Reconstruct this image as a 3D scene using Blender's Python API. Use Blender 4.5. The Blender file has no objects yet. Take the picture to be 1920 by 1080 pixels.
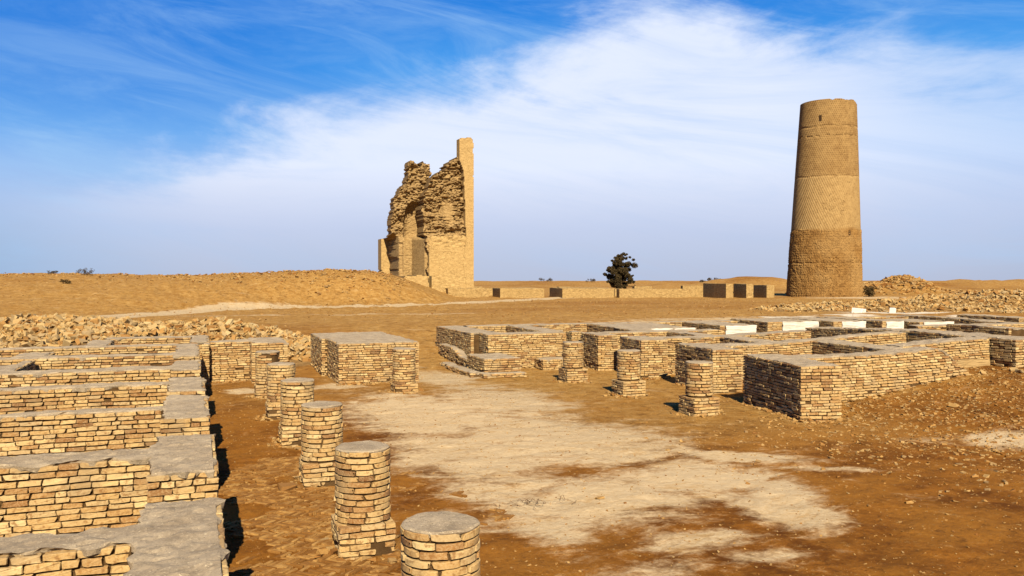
import bpy, math, random
import numpy as np
from mathutils import Vector, Matrix

R = math.radians
rng = np.random.default_rng(7)
random.seed(7)
scene = bpy.context.scene
COL = scene.collection

# ------------------------------------------------------------------ camera
YAW = R(20.3)                      # the ruins' walls run along X and Y, the view is turned 20 degrees to the right
CAM_Z = 3.6
cam_d = bpy.data.cameras.new("camera")
cam_d.sensor_width = 36.0
cam_d.lens = 30.0
cam_d.clip_start = 0.1
cam_d.clip_end = 12000.0
cam = bpy.data.objects.new("camera", cam_d)
COL.objects.link(cam)
cam.location = (0, 0, CAM_Z)
cam.rotation_euler = (R(90 - 0.716), 0, -YAW)
scene.camera = cam

# ------------------------------------------------------------------ sun, sky, exposure
SUN_AZ, SUN_EL = R(12.0), R(36.5)  # direction the light travels to (clockwise from +Y), elevation
sun_d = bpy.data.lights.new("sun", 'SUN')
sun_d.energy = 5.0
sun_d.angle = R(0.5)
sun_d.color = (1.0, 0.91, 0.75)
sun = bpy.data.objects.new("sun", sun_d)
COL.objects.link(sun)
travel = Vector((math.sin(SUN_AZ) * math.cos(SUN_EL), math.cos(SUN_AZ) * math.cos(SUN_EL), -math.sin(SUN_EL)))
sun.rotation_euler = travel.to_track_quat('-Z', 'Y').to_euler()
sun.location = (0, -20, 40)

scene.view_settings.view_transform = 'Standard'
scene.view_settings.look = 'None'
scene.view_settings.exposure = 1.3
scene.view_settings.gamma = 1.0
scene.view_settings.use_curve_mapping = False
EXPO = 2 ** 1.3


def nd(nt, t, **kw):
    n = nt.nodes.new(t)
    for k, v in kw.items():
        setattr(n, k, v)
    return n


def mth(nt, op, a, b=None, c=None, clamp=False):
    n = nt.nodes.new('ShaderNodeMath')
    n.operation = op
    n.use_clamp = clamp
    for i, v in enumerate((a, b, c)):
        if v is None:
            continue
        if isinstance(v, (int, float)):
            n.inputs[i].default_value = v
        else:
            nt.links.new(v, n.inputs[i])
    return n.outputs[0]


def mixc(nt, fac, a, b, mode='MIX'):
    n = nt.nodes.new('ShaderNodeMix')
    n.data_type = 'RGBA'
    n.blend_type = mode
    n.clamp_factor = True
    for s, v in ((n.inputs[0], fac), (n.inputs[6], a), (n.inputs[7], b)):
        if isinstance(v, (int, float)):
            s.default_value = v
        elif isinstance(v, tuple):
            s.default_value = (*v, 1.0) if len(v) == 3 else v
        else:
            nt.links.new(v, s)
    return n.outputs[2]


def smooth(nt, v, lo, hi, t0=0.0, t1=1.0):
    n = nt.nodes.new('ShaderNodeMapRange')
    n.interpolation_type = 'SMOOTHSTEP'
    n.inputs[1].default_value = lo
    n.inputs[2].default_value = hi
    n.inputs[3].default_value = t0
    n.inputs[4].default_value = t1
    nt.links.new(v, n.inputs[0])
    return n.outputs[0]


def ramp(nt, fac, stops, interp='LINEAR'):
    n = nt.nodes.new('ShaderNodeValToRGB')
    n.color_ramp.interpolation = interp
    el = n.color_ramp.elements
    while len(el) < len(stops):
        el.new(0.5)
    for e, (p, c) in zip(el, stops):
        e.position = p
        e.color = (*c, 1.0)
    if fac is not None:
        nt.links.new(fac, n.inputs[0])
    return n.outputs[0]


def noise(nt, vec, scale, detail=4.0, rough=0.55, dist=0.0):
    n = nt.nodes.new('ShaderNodeTexNoise')
    n.inputs['Scale'].default_value = scale
    n.inputs['Detail'].default_value = detail
    n.inputs['Roughness'].default_value = rough
    n.inputs['Distortion'].default_value = dist
    if vec is not None:
        nt.links.new(vec, n.inputs['Vector'])
    return n.outputs[0]


def build_world():
    w = bpy.data.worlds.new("World")
    scene.world = w
    w.use_nodes = True
    nt = w.node_tree
    nt.nodes.clear()
    out = nd(nt, 'ShaderNodeOutputWorld')
    bg = nd(nt, 'ShaderNodeBackground')
    STR = 0.1
    bg.inputs[1].default_value = STR
    nt.links.new(bg.outputs[0], out.inputs[0])
    sky = nd(nt, 'ShaderNodeTexSky')
    sky.sky_type = 'NISHITA'
    sky.sun_disc = False
    sky.sun_elevation = SUN_EL
    sky.sun_rotation = math.pi + SUN_AZ
    sky.air_density = 1.0
    sky.dust_density = 0.6
    sky.ozone_density = 3.0
    tc = nd(nt, 'ShaderNodeTexCoord')
    rot = nd(nt, 'ShaderNodeVectorRotate')
    rot.rotation_type = 'Z_AXIS'
    rot.inputs['Angle'].default_value = YAW
    nt.links.new(tc.outputs['Generated'], rot.inputs['Vector'])
    sep = nd(nt, 'ShaderNodeSeparateXYZ')
    nt.links.new(rot.outputs[0], sep.inputs[0])
    az = mth(nt, 'ARCTAN2', sep.outputs[0], sep.outputs[1])
    el = mth(nt, 'ARCSINE', sep.outputs[2])
    # clear blue of the air, pale and dusty near the ground
    k = 1.0 / (EXPO * STR)

    def c(r, g, b):
        return (r * k, g * k, b * k)
    eln = mth(nt, 'MULTIPLY', el, 1.0 / 1.5708, clamp=True)
    base = ramp(nt, eln, [(0.0, c(.47, .51, .68)), (.045, c(.48, .55, .77)), (.10, c(.21, .46, .84)), (.15, c(.07, .34, .82)),
                          (.20, c(.012, .195, .70)), (.36, c(.005, .085, .38)), (1.0, c(.002, .035, .17))])
    leftdeep = mth(nt, 'MULTIPLY', smooth(nt, az, -.02, -.42), smooth(nt, el, .10, .25))
    base = mixc(nt, mth(nt, 'MULTIPLY', leftdeep, .8), base, c(.006, .165, .66))
    darker = smooth(nt, mth(nt, 'ABSOLUTE', mth(nt, 'ADD', az, -0.06)), .36, .75)
    low = smooth(nt, el, .13, .0)
    base = mixc(nt, mth(nt, 'MULTIPLY', mth(nt, 'MULTIPLY', darker, low), .75), base, c(.215, .34, .56))
    tint = mixc(nt, 1.0, sky.outputs[0], (.25, .62, 1.0), 'MULTIPLY')
    base = mixc(nt, .92, tint, base)
    # thin high cloud: streaked noise on stretched direction coordinates
    cv = nd(nt, 'ShaderNodeCombineXYZ')
    nt.links.new(mth(nt, 'ADD', mth(nt, 'MULTIPLY', az, 1.0), mth(nt, 'MULTIPLY', el, .9)), cv.inputs[0])
    nt.links.new(mth(nt, 'SUBTRACT', mth(nt, 'MULTIPLY', el, 2.7), mth(nt, 'MULTIPLY', az, .30)), cv.inputs[1])
    n1 = noise(nt, cv.outputs[0], 3.4, 10, .62, .35)
    cv2 = nd(nt, 'ShaderNodeCombineXYZ')
    nt.links.new(az, cv2.inputs[0])
    nt.links.new(mth(nt, 'ADD', mth(nt, 'MULTIPLY', el, 5.5), mth(nt, 'MULTIPLY', az, .9)), cv2.inputs[1])
    cv2.inputs[2].default_value = 4.3
    n2 = noise(nt, cv2.outputs[0], 2.6, 10, .66, .9)
    # upper edge of the big veil climbs to the right
    azc = mth(nt, 'MINIMUM', mth(nt, 'MAXIMUM', az, -.9), .18)
    edge = mth(nt, 'ADD', mth(nt, 'MULTIPLY', azc, .31), .272)
    edge = mth(nt, 'ADD', edge, mth(nt, 'MULTIPLY', mth(nt, 'SUBTRACT', n1, .5), .24))
    edge = mth(nt, 'ADD', edge, mth(nt, 'MULTIPLY', mth(nt, 'SUBTRACT', n2, .5), .06))
    edge = mth(nt, 'SUBTRACT', edge, smooth(nt, az, .14, .52, 0, .085))
    veil = smooth(nt, mth(nt, 'SUBTRACT', edge, el), -.008, .075)
    right_fade = smooth(nt, mth(nt, 'ADD', az, mth(nt, 'MULTIPLY', el, .45)), .34, .66, 1.0, .50)
    left_fade = smooth(nt, az, -.62, -.30)
    floor_fade = smooth(nt, el, .0, .11, .58, 1.0)
    v = mth(nt, 'MULTIPLY', mth(nt, 'MULTIPLY', veil, right_fade), mth(nt, 'MULTIPLY', left_fade, floor_fade))
    v = mth(nt, 'MULTIPLY', v, smooth(nt, n2, .22, .62, .70, 1.0))
    # wisps over the blue
    wisp = smooth(nt, n2, .44, .78, 0, .62)
    wisp2 = smooth(nt, n1, .42, .80, 0, .6)
    wisp = mth(nt, 'MAXIMUM', wisp, wisp2)
    wz = smooth(nt, el, .9, .25)
    wb = mth(nt, 'MULTIPLY', mth(nt, 'MULTIPLY', wisp, wz), smooth(nt, mth(nt, 'SUBTRACT', el, mth(nt, 'MULTIPLY', az, .35)), .52, .30, .45, 1.0))
    cloudc = ramp(nt, mth(nt, 'MULTIPLY', el, 2.5, clamp=True), [(0, c(.53, .565, .71)), (.14, c(.60, .66, .85)), (.32, c(.79, .86, 1.03)), (1, c(.78, .86, 1.04))])
    colr = mixc(nt, wb, base, c(.36, .60, .93))
    colr = mixc(nt, v, colr, cloudc)
    nt.links.new(colr, bg.inputs[0])


build_world()

# ------------------------------------------------------------------ numeric helpers


def _hash(ix, iy, seed):
    n = (ix.astype(np.int64) * 374761393 + iy.astype(np.int64) * 668265263 + seed * 1442695041) & 0xFFFFFFFF
    n = ((n ^ (n >> 13)) * 1274126177) & 0xFFFFFFFF
    n = (n ^ (n >> 16)) & 0xFFFF
    return n / 65535.0


def vnoise(x, y, seed=0):
    x = np.asarray(x, float)
    y = np.asarray(y, float)
    ix = np.floor(x)
    iy = np.floor(y)
    fx = x - ix
    fy = y - iy
    fx = fx * fx * (3 - 2 * fx)
    fy = fy * fy * (3 - 2 * fy)
    a = _hash(ix, iy, seed)
    b = _hash(ix + 1, iy, seed)
    c = _hash(ix, iy + 1, seed)
    d = _hash(ix + 1, iy + 1, seed)
    return (a * (1 - fx) + b * fx) * (1 - fy) + (c * (1 - fx) + d * fx) * fy - 0.5


def fbm(x, y, seed=0, octv=4, gain=.5):
    t = 0
    a = 1.0
    f = 1.0
    for o in range(octv):
        t = t + a * vnoise(np.asarray(x) * f + 17.3 * o, np.asarray(y) * f - 9.1 * o, seed + o)
        a *= gain
        f *= 2.03
    return t


def S(x):
    x = np.clip(x, 0, 1)
    return x * x * (3 - 2 * x)


CY, SY = math.cos(YAW), math.sin(YAW)


def to_view(X, Y):     # sideways and forward distance from the viewpoint
    return X * CY - Y * SY, X * SY + Y * CY


def to_site(s, d):
    return s * CY + d * SY, -s * SY + d * CY


# hills on the plain: (sideways, distance, height, width, depth)
MOUNDS = [(-4, 300, 2.2, 40, 40), (20, 250, 2.35, 22, 30), (40, 270, 2.55, 14, 22), (58, 300, 2.3, 30, 30), (90, 240, 2.2, 40, 30), (33, 180, 2.2, 7, 12),
          (62, 200, 2.3, 24, 30), (52, 185, 3.75, 13, 16), (58.6, 128, 3.75, 4.2, 6), (54, 127, 2.7, 4.0, 6), (68, 150, 2.7, 8, 10), (98, 210, 2.95, 9, 16), (84, 190, 3.0, 8, 14), (90, 205, 2.9, 6, 14),
          (109, 205, 3.05, 6, 16), (119, 212, 3.0, 7, 16), (130, 215, 3.05, 9, 20), (150, 230, 2.7, 30, 24), (10, 330, 2.2, 60, 30), (60, 360, 2.2, 120, 40), (190, 260, 2.4, 60, 40)]
HX = np.array([-120, -80, -51, -45, -36, -30, -25, -19, -15, -13.1, -11.4, -8.3, -6.9, -5])
HZ = np.array([3.7, 3.85, 3.88, 3.86, 3.66, 3.78, 4.0, 4.26, 4.12, 3.75, 3.05, 1.75, 1.2, 1.08])
H0 = np.interp


def ground_z(X, Y, detail=True):
    X = np.asarray(X, float)
    Y = np.asarray(Y, float)
    s, d = to_view(X, Y)
    # the dug-out court lies about a metre below the plateau
    st = np.interp(X, [-6, -3.2, -1.5, 1.5, 4, 9.5, 14.5, 16, 40, 60], [26, 27.5, 35, 35.5, 31, 31, 36, 38.3, 38.5, 36])
    ln = np.interp(X, [-6, -1.5, 1.5, 4, 9.5, 14.5, 16, 60], [7, 6, 6, 15, 15, 8, 6, 8])
    z = 1.08 * S((Y - st) / ln)
    side = .80 * S((X - 15.2) / 9.0) * S((Y - 7) / 9.0) * (1 - .55 * S((Y - 21) / 3.5))
    z = np.maximum(z, side)
    z = z + .9 * S((X - 24.5) / 8) * S((Y - 9) / 8) * (1 - S((Y - 20) / 3))
    # long hill at the left
    hz = np.interp(s, HX, HZ)
    d0 = np.interp(s, [-90, -34, -26, -19, -12, -5, 0], [44, 49, 62, 74, 78, 88, 96])
    rise = S((d - d0) / np.maximum(88 - d0, 6) * .93 + .03) ** .85
    back = 1 - S((d - 92) / 45)
    hill = (hz - 1.0) * rise * back
    z = z + np.where(s < 0, hill, 0) * S((Y - 36) / 8)
    mz = np.zeros_like(z)
    for ms, md, mh, mw, ml in MOUNDS:
        mz = np.maximum(mz, (mh - 1.05) * np.exp(-((s - ms) / mw) ** 2 - ((d - md) / ml) ** 2))
    z = z + mz
    far = S((d - 330) / 500)
    z = z * (1 - far) - 14.0 * far
    if detail:
        nearw = 1 - S((d - 25) / 25)
        z = z + fbm(X * .45, Y * .45, 3, 4) * (.05 + .07 * S((d - 35) / 25) + .28 * S((d - 100) / 100))
        z = z + fbm(X * 2.6, Y * 2.6, 11, 4, .55) * .035 * nearw
        z = z + fbm(X * 1.1, Y * 1.1, 21, 3) * .22 * S((d - 52) / 20) * (1 - S((d - 200) / 100)) * (s < -6)
    return z


def gz(x, y):
    return float(ground_z(np.array([x]), np.array([y]))[0])


# ------------------------------------------------------------------ mesh and object helpers


def mesh_np(name, V, F, smooth_shade=False, attr=None):
    V = np.ascontiguousarray(V, dtype=np.float32)
    F = np.ascontiguousarray(F, dtype=np.int32)
    me = bpy.data.meshes.new(name)
    m, k = F.shape
    me.vertices.add(len(V))
    me.vertices.foreach_set('co', V.ravel())
    me.loops.add(m * k)
    me.loops.foreach_set('vertex_index', F.ravel())
    me.polygons.add(m)
    me.polygons.foreach_set('loop_start', np.arange(0, m * k, k, dtype=np.int32))
    me.polygons.foreach_set('use_smooth', np.full(m, bool(smooth_shade)))
    me.update(calc_edges=True)
    if attr:
        for an, av in attr.items():
            a = me.attributes.new(an, 'FLOAT', 'POINT')
            a.data.foreach_set('value', np.ascontiguousarray(av, dtype=np.float32))
    return me


def obj(name, me, mat=None, parent=None, loc=None, rot=None, scale=None):
    o = bpy.data.objects.new(name, me)
    COL.objects.link(o)
    if mat is not None and me is not None and not me.materials:
        me.materials.append(mat)
    if parent is not None:
        o.parent = parent
    if loc is not None:
        o.location = loc
    if rot is not None:
        o.rotation_euler = rot
    if scale is not None:
        o.scale = scale
    return o


def tag(o, label=None, cat=None, group=None, kind=None):
    if label:
        o['label'] = label
    if cat:
        o['category'] = cat
    if group:
        o['group'] = group
    if kind:
        o['kind'] = kind
    return o


def thing(name, label, cat, loc, rz=0.0, group=None):
    o = bpy.data.objects.new(name, None)
    o.empty_display_size = .3
    COL.objects.link(o)
    o.location = loc
    o.rotation_euler = (0, 0, rz)
    return tag(o, label, cat, group, 'thing')


# ------------------------------------------------------------------ materials


def new_mat(name, rough=.95):
    m = bpy.data.materials.new(name)
    m.use_nodes = True
    nt = m.node_tree
    b = nt.nodes['Principled BSDF']
    b.inputs['Roughness'].default_value = rough
    b.inputs['Specular IOR Level'].default_value = .12
    return m, nt, b


ALB = .63      # all colour stops below are scaled to real-world reflectance


def paint(nt, b, col):
    nt.links.new(mixc(nt, 1.0, col, (ALB, ALB * .945, ALB * .80), 'MULTIPLY'), b.inputs['Base Color'])


def bump(nt, b, h, strength, dist):
    n = nd(nt, 'ShaderNodeBump')
    n.inputs['Strength'].default_value = strength
    n.inputs['Distance'].default_value = dist
    nt.links.new(h, n.inputs['Height'])
    nt.links.new(n.outputs[0], b.inputs['Normal'])
    return n


BRICK_STOPS = [(0.0, (.15, .058, .016)), (.09, (.27, .125, .040)), (.22, (.37, .205, .072)), (.42, (.455, .285, .112)), (.60, (.50, .33, .142)), (.76, (.42, .295, .155)),
               (.90, (.56, .385, .175)), (1.0, (.64, .475, .245))]


def brick_material(name, attr=None):
    m, nt, b = new_mat(name)
    geo = nd(nt, 'ShaderNodeNewGeometry')
    pos = geo.outputs['Position']
    if attr:
        r = nd(nt, 'ShaderNodeAttribute', attribute_name=attr).outputs['Fac']
    else:
        r = nd(nt, 'ShaderNodeObjectInfo').outputs['Random']
    patch = noise(nt, pos, .55, 3)
    f = mth(nt, 'ADD', r, mth(nt, 'MULTIPLY', mth(nt, 'SUBTRACT', patch, .5), .55), clamp=True)
    c1 = ramp(nt, f, BRICK_STOPS)
    grain = noise(nt, pos, 55, 5, .65)
    c1 = mixc(nt, smooth(nt, grain, .35, .75, 0, .5), c1, (.62, .47, .27))
    spots = noise(nt, pos, 18, 4, .6)
    c1 = mixc(nt, smooth(nt, spots, .50, .68, 0, .75), c1, (.22, .10, .030))
    # old mud smeared over some of the faces
    mud = noise(nt, pos, 1.7, 5, .6)
    c1 = mixc(nt, smooth(nt, mud, .50, .70, 0, .75), c1, (.34, .235, .125))
    paint(nt, b, c1)
    h = noise(nt, pos, 38, 5, .65)
    bump(nt, b, h, 1.0, .006)
    return m


def earth_material(name, c_lo, c_hi, scale=3.0, bd=.02, spot=None):
    m, nt, b = new_mat(name)
    pos = nd(nt, 'ShaderNodeNewGeometry').outputs['Position']
    n1 = noise(nt, pos, scale, 6, .6)
    col = mixc(nt, smooth(nt, n1, .3, .7), c_lo, c_hi)
    n2 = noise(nt, pos, scale * 16, 5, .8)
    if spot:
        n0 = noise(nt, pos, scale * 3, 6, .75)
        col = mixc(nt, smooth(nt, n0, .50, .36, 0, .55), col, tuple(x * .62 for x in c_lo))
        col = mixc(nt, smooth(nt, n2, .56, .66, 0, .85), col, spot)
        n3 = noise(nt, pos, scale * 20, 4, .8)
        col = mixc(nt, smooth(nt, n3, .57, .66, 0, .8), col, tuple(x * .30 for x in c_lo))
    paint(nt, b, col)
    bump(nt, b, n2, .9, bd)
    return m


M_BRICK = brick_material('old_brick')
M_BRICK_T = brick_material('old_brick_joined', 'tint')
M_CORE = earth_material('mud_mortar', (.075, .040, .014), (.13, .075, .03), 4, .02)
M_CAP = earth_material('mud_plaster_cap', (.34, .262, .182), (.46, .367, .262), 2.4, .014, (.78, .66, .48))
M_PLASTER = earth_material('white_plaster', (.58, .53, .48), (.70, .66, .62), 2.0, .01)
M_MUDPLASTER = earth_material('brown_mud_plaster', (.36, .24, .11), (.43, .30, .15), 2.0, .01)


def stone_material(name, k):
    m, nt, b = new_mat(name)
    pos = nd(nt, 'ShaderNodeNewGeometry').outputs['Position']
    r = nd(nt, 'ShaderNodeAttribute', attribute_name='tint').outputs['Fac']
    r2 = nd(nt, 'ShaderNodeObjectInfo').outputs['Random']
    f = mth(nt, 'FRACT', mth(nt, 'ADD', r, r2))
    c1 = ramp(nt, f, [(0, (.24, .11, .03)), (.15, (.40, .23, .085)), (.4, (.50, .33, .14)), (.6, (.44, .32, .17)), (.78, (.55, .40, .20)), (.9, (.36, .27, .165)), (1, (.62, .48, .27))])
    g = noise(nt, pos, 30, 4, .6)
    c1 = mixc(nt, smooth(nt, g, .4, .8, 0, .5), c1, (.24, .12, .04))
    c1 = mixc(nt, 1.0, c1, (k, k * (.86 if k < .8 else .96), k * (.66 if k < .8 else .88)), 'MULTIPLY')
    paint(nt, b, c1)
    bump(nt, b, g, .5, .01)
    return m


M_RUBBLE = earth_material('rubble_dust', (.24, .125, .038), (.40, .245, .095), 3.0, .06, (.55, .38, .17))
M_STONE = stone_material('broken_brick', .92)
M_GRAVEL = stone_material('gravel', .79)


def ground_material():
    m, nt, b = new_mat('desert_earth')
    geo = nd(nt, 'ShaderNodeNewGeometry')
    pos = geo.outputs['Position']
    pale = nd(nt, 'ShaderNodeAttribute', attribute_name='pale').outputs['Fac']
    gravel = nd(nt, 'ShaderNodeAttribute', attribute_name='stony').outputs['Fac']
    straw = nd(nt, 'ShaderNodeAttribute', attribute_name='straw').outputs['Fac']
    white = nd(nt, 'ShaderNodeAttribute', attribute_name='white').outputs['Fac']
    big = noise(nt, pos, .35, 6, .62)
    mid = noise(nt, pos, 1.6, 7, .65, .4)
    fine = noise(nt, pos, 9, 6, .7)
    grit = noise(nt, pos, 42, 4, .7)
    grit2 = noise(nt, pos, 5.0, 8, .75)
    dirt = mixc(nt, smooth(nt, mid, .30, .70), (.105, .033, .003), (.275, .105, .014))
    dirt = mixc(nt, smooth(nt, big, .42, .60, 0, .75), dirt, (.305, .128, .020))
    dirt = mixc(nt, smooth(nt, fine, .50, .75, 0, .6), dirt, (.36, .175, .040))
    dirt = mixc(nt, smooth(nt, fine, .48, .28, 0, .6), dirt, (.11, .045, .010))
    dry = mixc(nt, smooth(nt, mid, .3, .7), (.33, .160, .036), (.47, .272, .084))
    dry = mixc(nt, smooth(nt, grit2, .50, .70, 0, .7), dry, (.52, .34, .135))
    dry = mixc(nt, smooth(nt, grit2, .46, .30, 0, .7), dry, (.18, .09, .028))
    specks = noise(nt, pos, 2.6, 9, .82)
    dry = mixc(nt, smooth(nt, specks, .47, .38, 0, .75), dry, (.13, .060, .016))
    dry = mixc(nt, smooth(nt, specks, .55, .64, 0, .7), dry, (.62, .42, .18))
    dirt = mixc(nt, smooth(nt, specks, .46, .36, 0, .6), dirt, (.085, .034, .007))  # dark specks: shadows of pebbles put into the earth colour
    dirt = mixc(nt, smooth(nt, specks, .58, .68, 0, .55), dirt, (.55, .36, .15))
    col = mixc(nt, straw, dirt, dry)
    # pale, sun-baked mud crust with worn edges
    mps = nd(nt, 'ShaderNodeMapping')
    mps.inputs['Rotation'].default_value = (0, 0, R(20))
    mps.inputs['Scale'].default_value = (.55, 1.25, 1)
    nt.links.new(pos, mps.inputs[0])
    mid2 = noise(nt, mps.outputs[0], .8, 9, .70, .7)
    pf = mth(nt, 'ADD', mth(nt, 'MULTIPLY', pale, 1.0), mth(nt, 'MULTIPLY', mth(nt, 'SUBTRACT', mid, .5), 1.4))
    pf = mth(nt, 'ADD', pf, mth(nt, 'MULTIPLY', mth(nt, 'SUBTRACT', mid2, .5), 1.9))
    pf = mth(nt, 'ADD', pf, mth(nt, 'MULTIPLY', mth(nt, 'SUBTRACT', fine, .5), .45))
    crust = mixc(nt, smooth(nt, fine, .30, .75), (.52, .37, .205), (.68, .53, .345))
    crust = mixc(nt, smooth(nt, big, .35, .7, 0, .6), crust, (.60, .47, .31))
    stain = noise(nt, mps.outputs[0], 2.3, 8, .72, .5)
    crust = mixc(nt, smooth(nt, stain, .52, .68, 0, .55), crust, (.44, .255, .085))
    col = mixc(nt, smooth(nt, pf, .18, .84, 0, .96), col, crust)
    col = mixc(nt, white, col, (.74, .66, .55))
    # light and dark grit
    sp = smooth(nt, grit, .62, .74)
    col = mixc(nt, mth(nt, 'MULTIPLY', sp, mth(nt, 'MULTIPLY_ADD', gravel, .35, .10)), col, (.48, .30, .115))
    dk = smooth(nt, grit, .38, .28)
    col = mixc(nt, mth(nt, 'MULTIPLY', dk, mth(nt, 'MULTIPLY_ADD', gravel, .6, .2)), col, (.06, .026, .008))
    paint(nt, b, col)
    hh = mth(nt, 'ADD', mth(nt, 'MULTIPLY', fine, 1.0), mth(nt, 'MULTIPLY', grit, .35))
    hh = mth(nt, 'ADD', hh, mth(nt, 'MULTIPLY', specks, mth(nt, 'MULTIPLY_ADD', straw, 2.6, .6)))
    bp = bump(nt, b, hh, 1.0, .026)
    b.inputs['Specular IOR Level'].default_value = .05
    return m


# ------------------------------------------------------------------ the ground, one sheet to the horizon


def graded(lo, hi, step, a, bnd, g=1.024):
    mid = np.arange(lo, hi + 1e-6, step)
    up = []
    x, st = hi, step
    while x < bnd:
        st *= g
        x += st
        up.append(x)
    dn = []
    x, st = lo, step
    while x > a:
        st *= g
        x -= st
        dn.append(x)
    return np.concatenate([np.array(dn[::-1]), mid, np.array(up)])


def blob(X, Y, items):
    t = np.zeros_like(X)
    for (cx, cy, rx, ry, ang, amp) in items:
        c, s = math.cos(R(ang)), math.sin(R(ang))
        dx, dy = X - cx, Y - cy
        u = (dx * c + dy * s) / rx
        v = (-dx * s + dy * c) / ry
        t = np.maximum(t, amp * np.exp(-(u * u + v * v) ** 1.4))
    return t


def seg_dist(X, Y, pts):
    best = np.full(X.shape, 1e9)
    for (x0, y0), (x1, y1) in zip(pts[:-1], pts[1:]):
        dx, dy = x1 - x0, y1 - y0
        t = np.clip(((X - x0) * dx + (Y - y0) * dy) / (dx * dx + dy * dy), 0, 1)
        best = np.minimum(best, np.hypot(X - x0 - t * dx, Y - y0 - t * dy))
    return best


PALE = [(5.6, 22, 2.2, 4.6, 0, 1.0), (8.3, 23.5, 2.0, 4.0, 0, .95), (7.6, 17.5, 2.6, 3.6, 20, 1.0), (5.2, 16.5, 1.7, 3.4, 0, .95), (6.0, 12.6, 2.3, 1.8, 0, .9),
        (8.4, 13.2, 1.8, 1.6, 20, .9), (8.6, 11.0, .9, 1.3, -20, 1.0), (10.2, 14.4, 1.7, .55, -38, 1.0), (10.9, 12.9, 1.0, .3, -30, .7), (8.2, 29.5, 1.4, 2.6, 0, .95),
        (4.4, 28.3, 1.1, .9, 0, .7), (1.5, 28.3, .9, .8, 0, .85), (16.9, 13.6, 1.9, .9, -25, .95), (6.5, 10.0, 1.0, .5, 0, .75), (6.8, 9.2, .7, .4, 0, .6),
        (4.8, 11.3, .8, 1.0, 0, .8), (9.4, 12.0, .5, .9, -30, .85), (4.6, 13.2, .9, 1.4, 0, .8), (5.0, 9.0, 1.1, .5, 10, .5), (13, 24.2, .9, .8, 0, .35),
        (28, 44, 7, 2.5, 0, .55), (36, 41, 7, 1.8, -20, .7), (33, 36.5, 4, 2, 0, .5), (78, 84, 9, 6, 0, .8)]


FEET = [(2.08, 7.5), (2.05, 11.22), (2.06, 15.2), (2.05, 18.98), (2.04, 22.7), (2.0, 26.6), (12.42, 19.35), (12.38, 23.2), (12.2, 26.9), (6.12, 26.35)]


def build_ground():
    xs = graded(-1.0, 21.0, .085, -2600, 3600)
    ys = graded(6.0, 31.0, .085, -60, 3600)
    X, Y = np.meshgrid(xs, ys)
    Z = ground_z(X, Y)
    s, d = to_view(X, Y)
    pale = blob(X, Y, PALE)
    pdist = seg_dist(X, Y, [to_site(*p) for p in ((-29, 47), (-26, 52), (-24.5, 60), (-22, 69), (-18, 72), (-11, 75), (-4, 85), (2, 97), (9, 110))])
    pw = np.interp(d, [46, 60, 72, 100], [2.6, 2.0, 2.1, 1.7])
    pale = np.maximum(pale, 1.9 * (1 - S((pdist - pw * .45) / (pw * .75))))
    p2 = seg_dist(X, Y, [to_site(*p) for p in ((-26, 56), (-17, 56), (-10, 58), (-3, 59))])
    pale = np.maximum(pale, .72 * (1 - S(p2 / 1.1)))
    stony = S((X - 10.5) / 4) * (1 - S((Y - 20) / 5)) + .35 * S((d - 33) / 10)
    stony = np.clip(stony, 0, 1)
    straw = S((d - 40) / 14) * (.55 + .45 * S((-s) / 6)) + .65 * S((Y - 13) / 6) * S((X - 6) / 3) * (1 - .85 * S((X - 14.5) / 2.5)) + .5 * S((Y - 22) / 6)
    foot = seg_dist(X, Y, [(14.0, 20.8), (14.1, 17.35), (15.3, 17.35), (15.5, 19.1), (22.0, 19.1)])
    foot = np.minimum(foot, seg_dist(X, Y, [(4.3, 31.5), (4.4, 28.65), (7.3, 28.65)]))
    foot = np.minimum(foot, seg_dist(X, Y, [(9.7, 31.4), (9.7, 29.1), (11.3, 29.1), (11.3, 31.4), (14.0, 31.4)]))
    for (qx, qy) in FEET:
        foot = np.minimum(foot, np.abs(np.hypot(X - qx, Y - qy) - .45))
    straw = straw + .75 * np.exp(-(foot / .28) ** 2) * (.6 + fbm(X * 3, Y * 3, 44, 3))
    straw = np.clip(straw * (.85 + fbm(X * .08, Y * .08, 40, 3) * 1.0), 0, 1)
    WB = [to_site(18.7, 54), to_site(22.5, 57), to_site(27, 60.5), to_site(31, 58)]
    white = blob(X, Y, [(*WB[0], 3.2, 1.6, -20, 1.1), (*WB[1], 2.2, 1.2, -20, .9), (*WB[2], 3.6, 1.1, -20, 1.0), (*WB[3], 2.0, .8, -20, .8), (31.5, 41.2, 3.0, .9, 0, .95), (35, 40.2, 3, .8, -20, .95), (38, 38.6, 3.0, .6, -20, .8), (35.5, 36.4, 2.2, .8, 0, .7)])
    white = np.clip((white + fbm(X * 1.3, Y * 1.3, 9, 4) * .9 - .35) * 2.2, 0, .95) * (white > .05)
    ny, nx = X.shape
    V = np.stack([X.ravel(), Y.ravel(), Z.ravel()], 1)
    i = np.arange(ny * nx).reshape(ny, nx)
    F = np.stack([i[:-1, :-1].ravel(), i[:-1, 1:].ravel(), i[1:, 1:].ravel(), i[1:, :-1].ravel()], 1)
    me = mesh_np('ground', V, F, True, {'pale': pale.ravel(), 'stony': stony.ravel(), 'straw': straw.ravel(), 'white': white.ravel()})
    o = obj('ground', me, ground_material())
    tag(o, 'brown desert earth with pale baked mud crust between the ruins', None, None, 'structure')


build_ground()

# ------------------------------------------------------------------ bricks

BL, BH, BD = .285, .0620, .13        # face length, height, depth
COURSE = .0775


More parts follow.
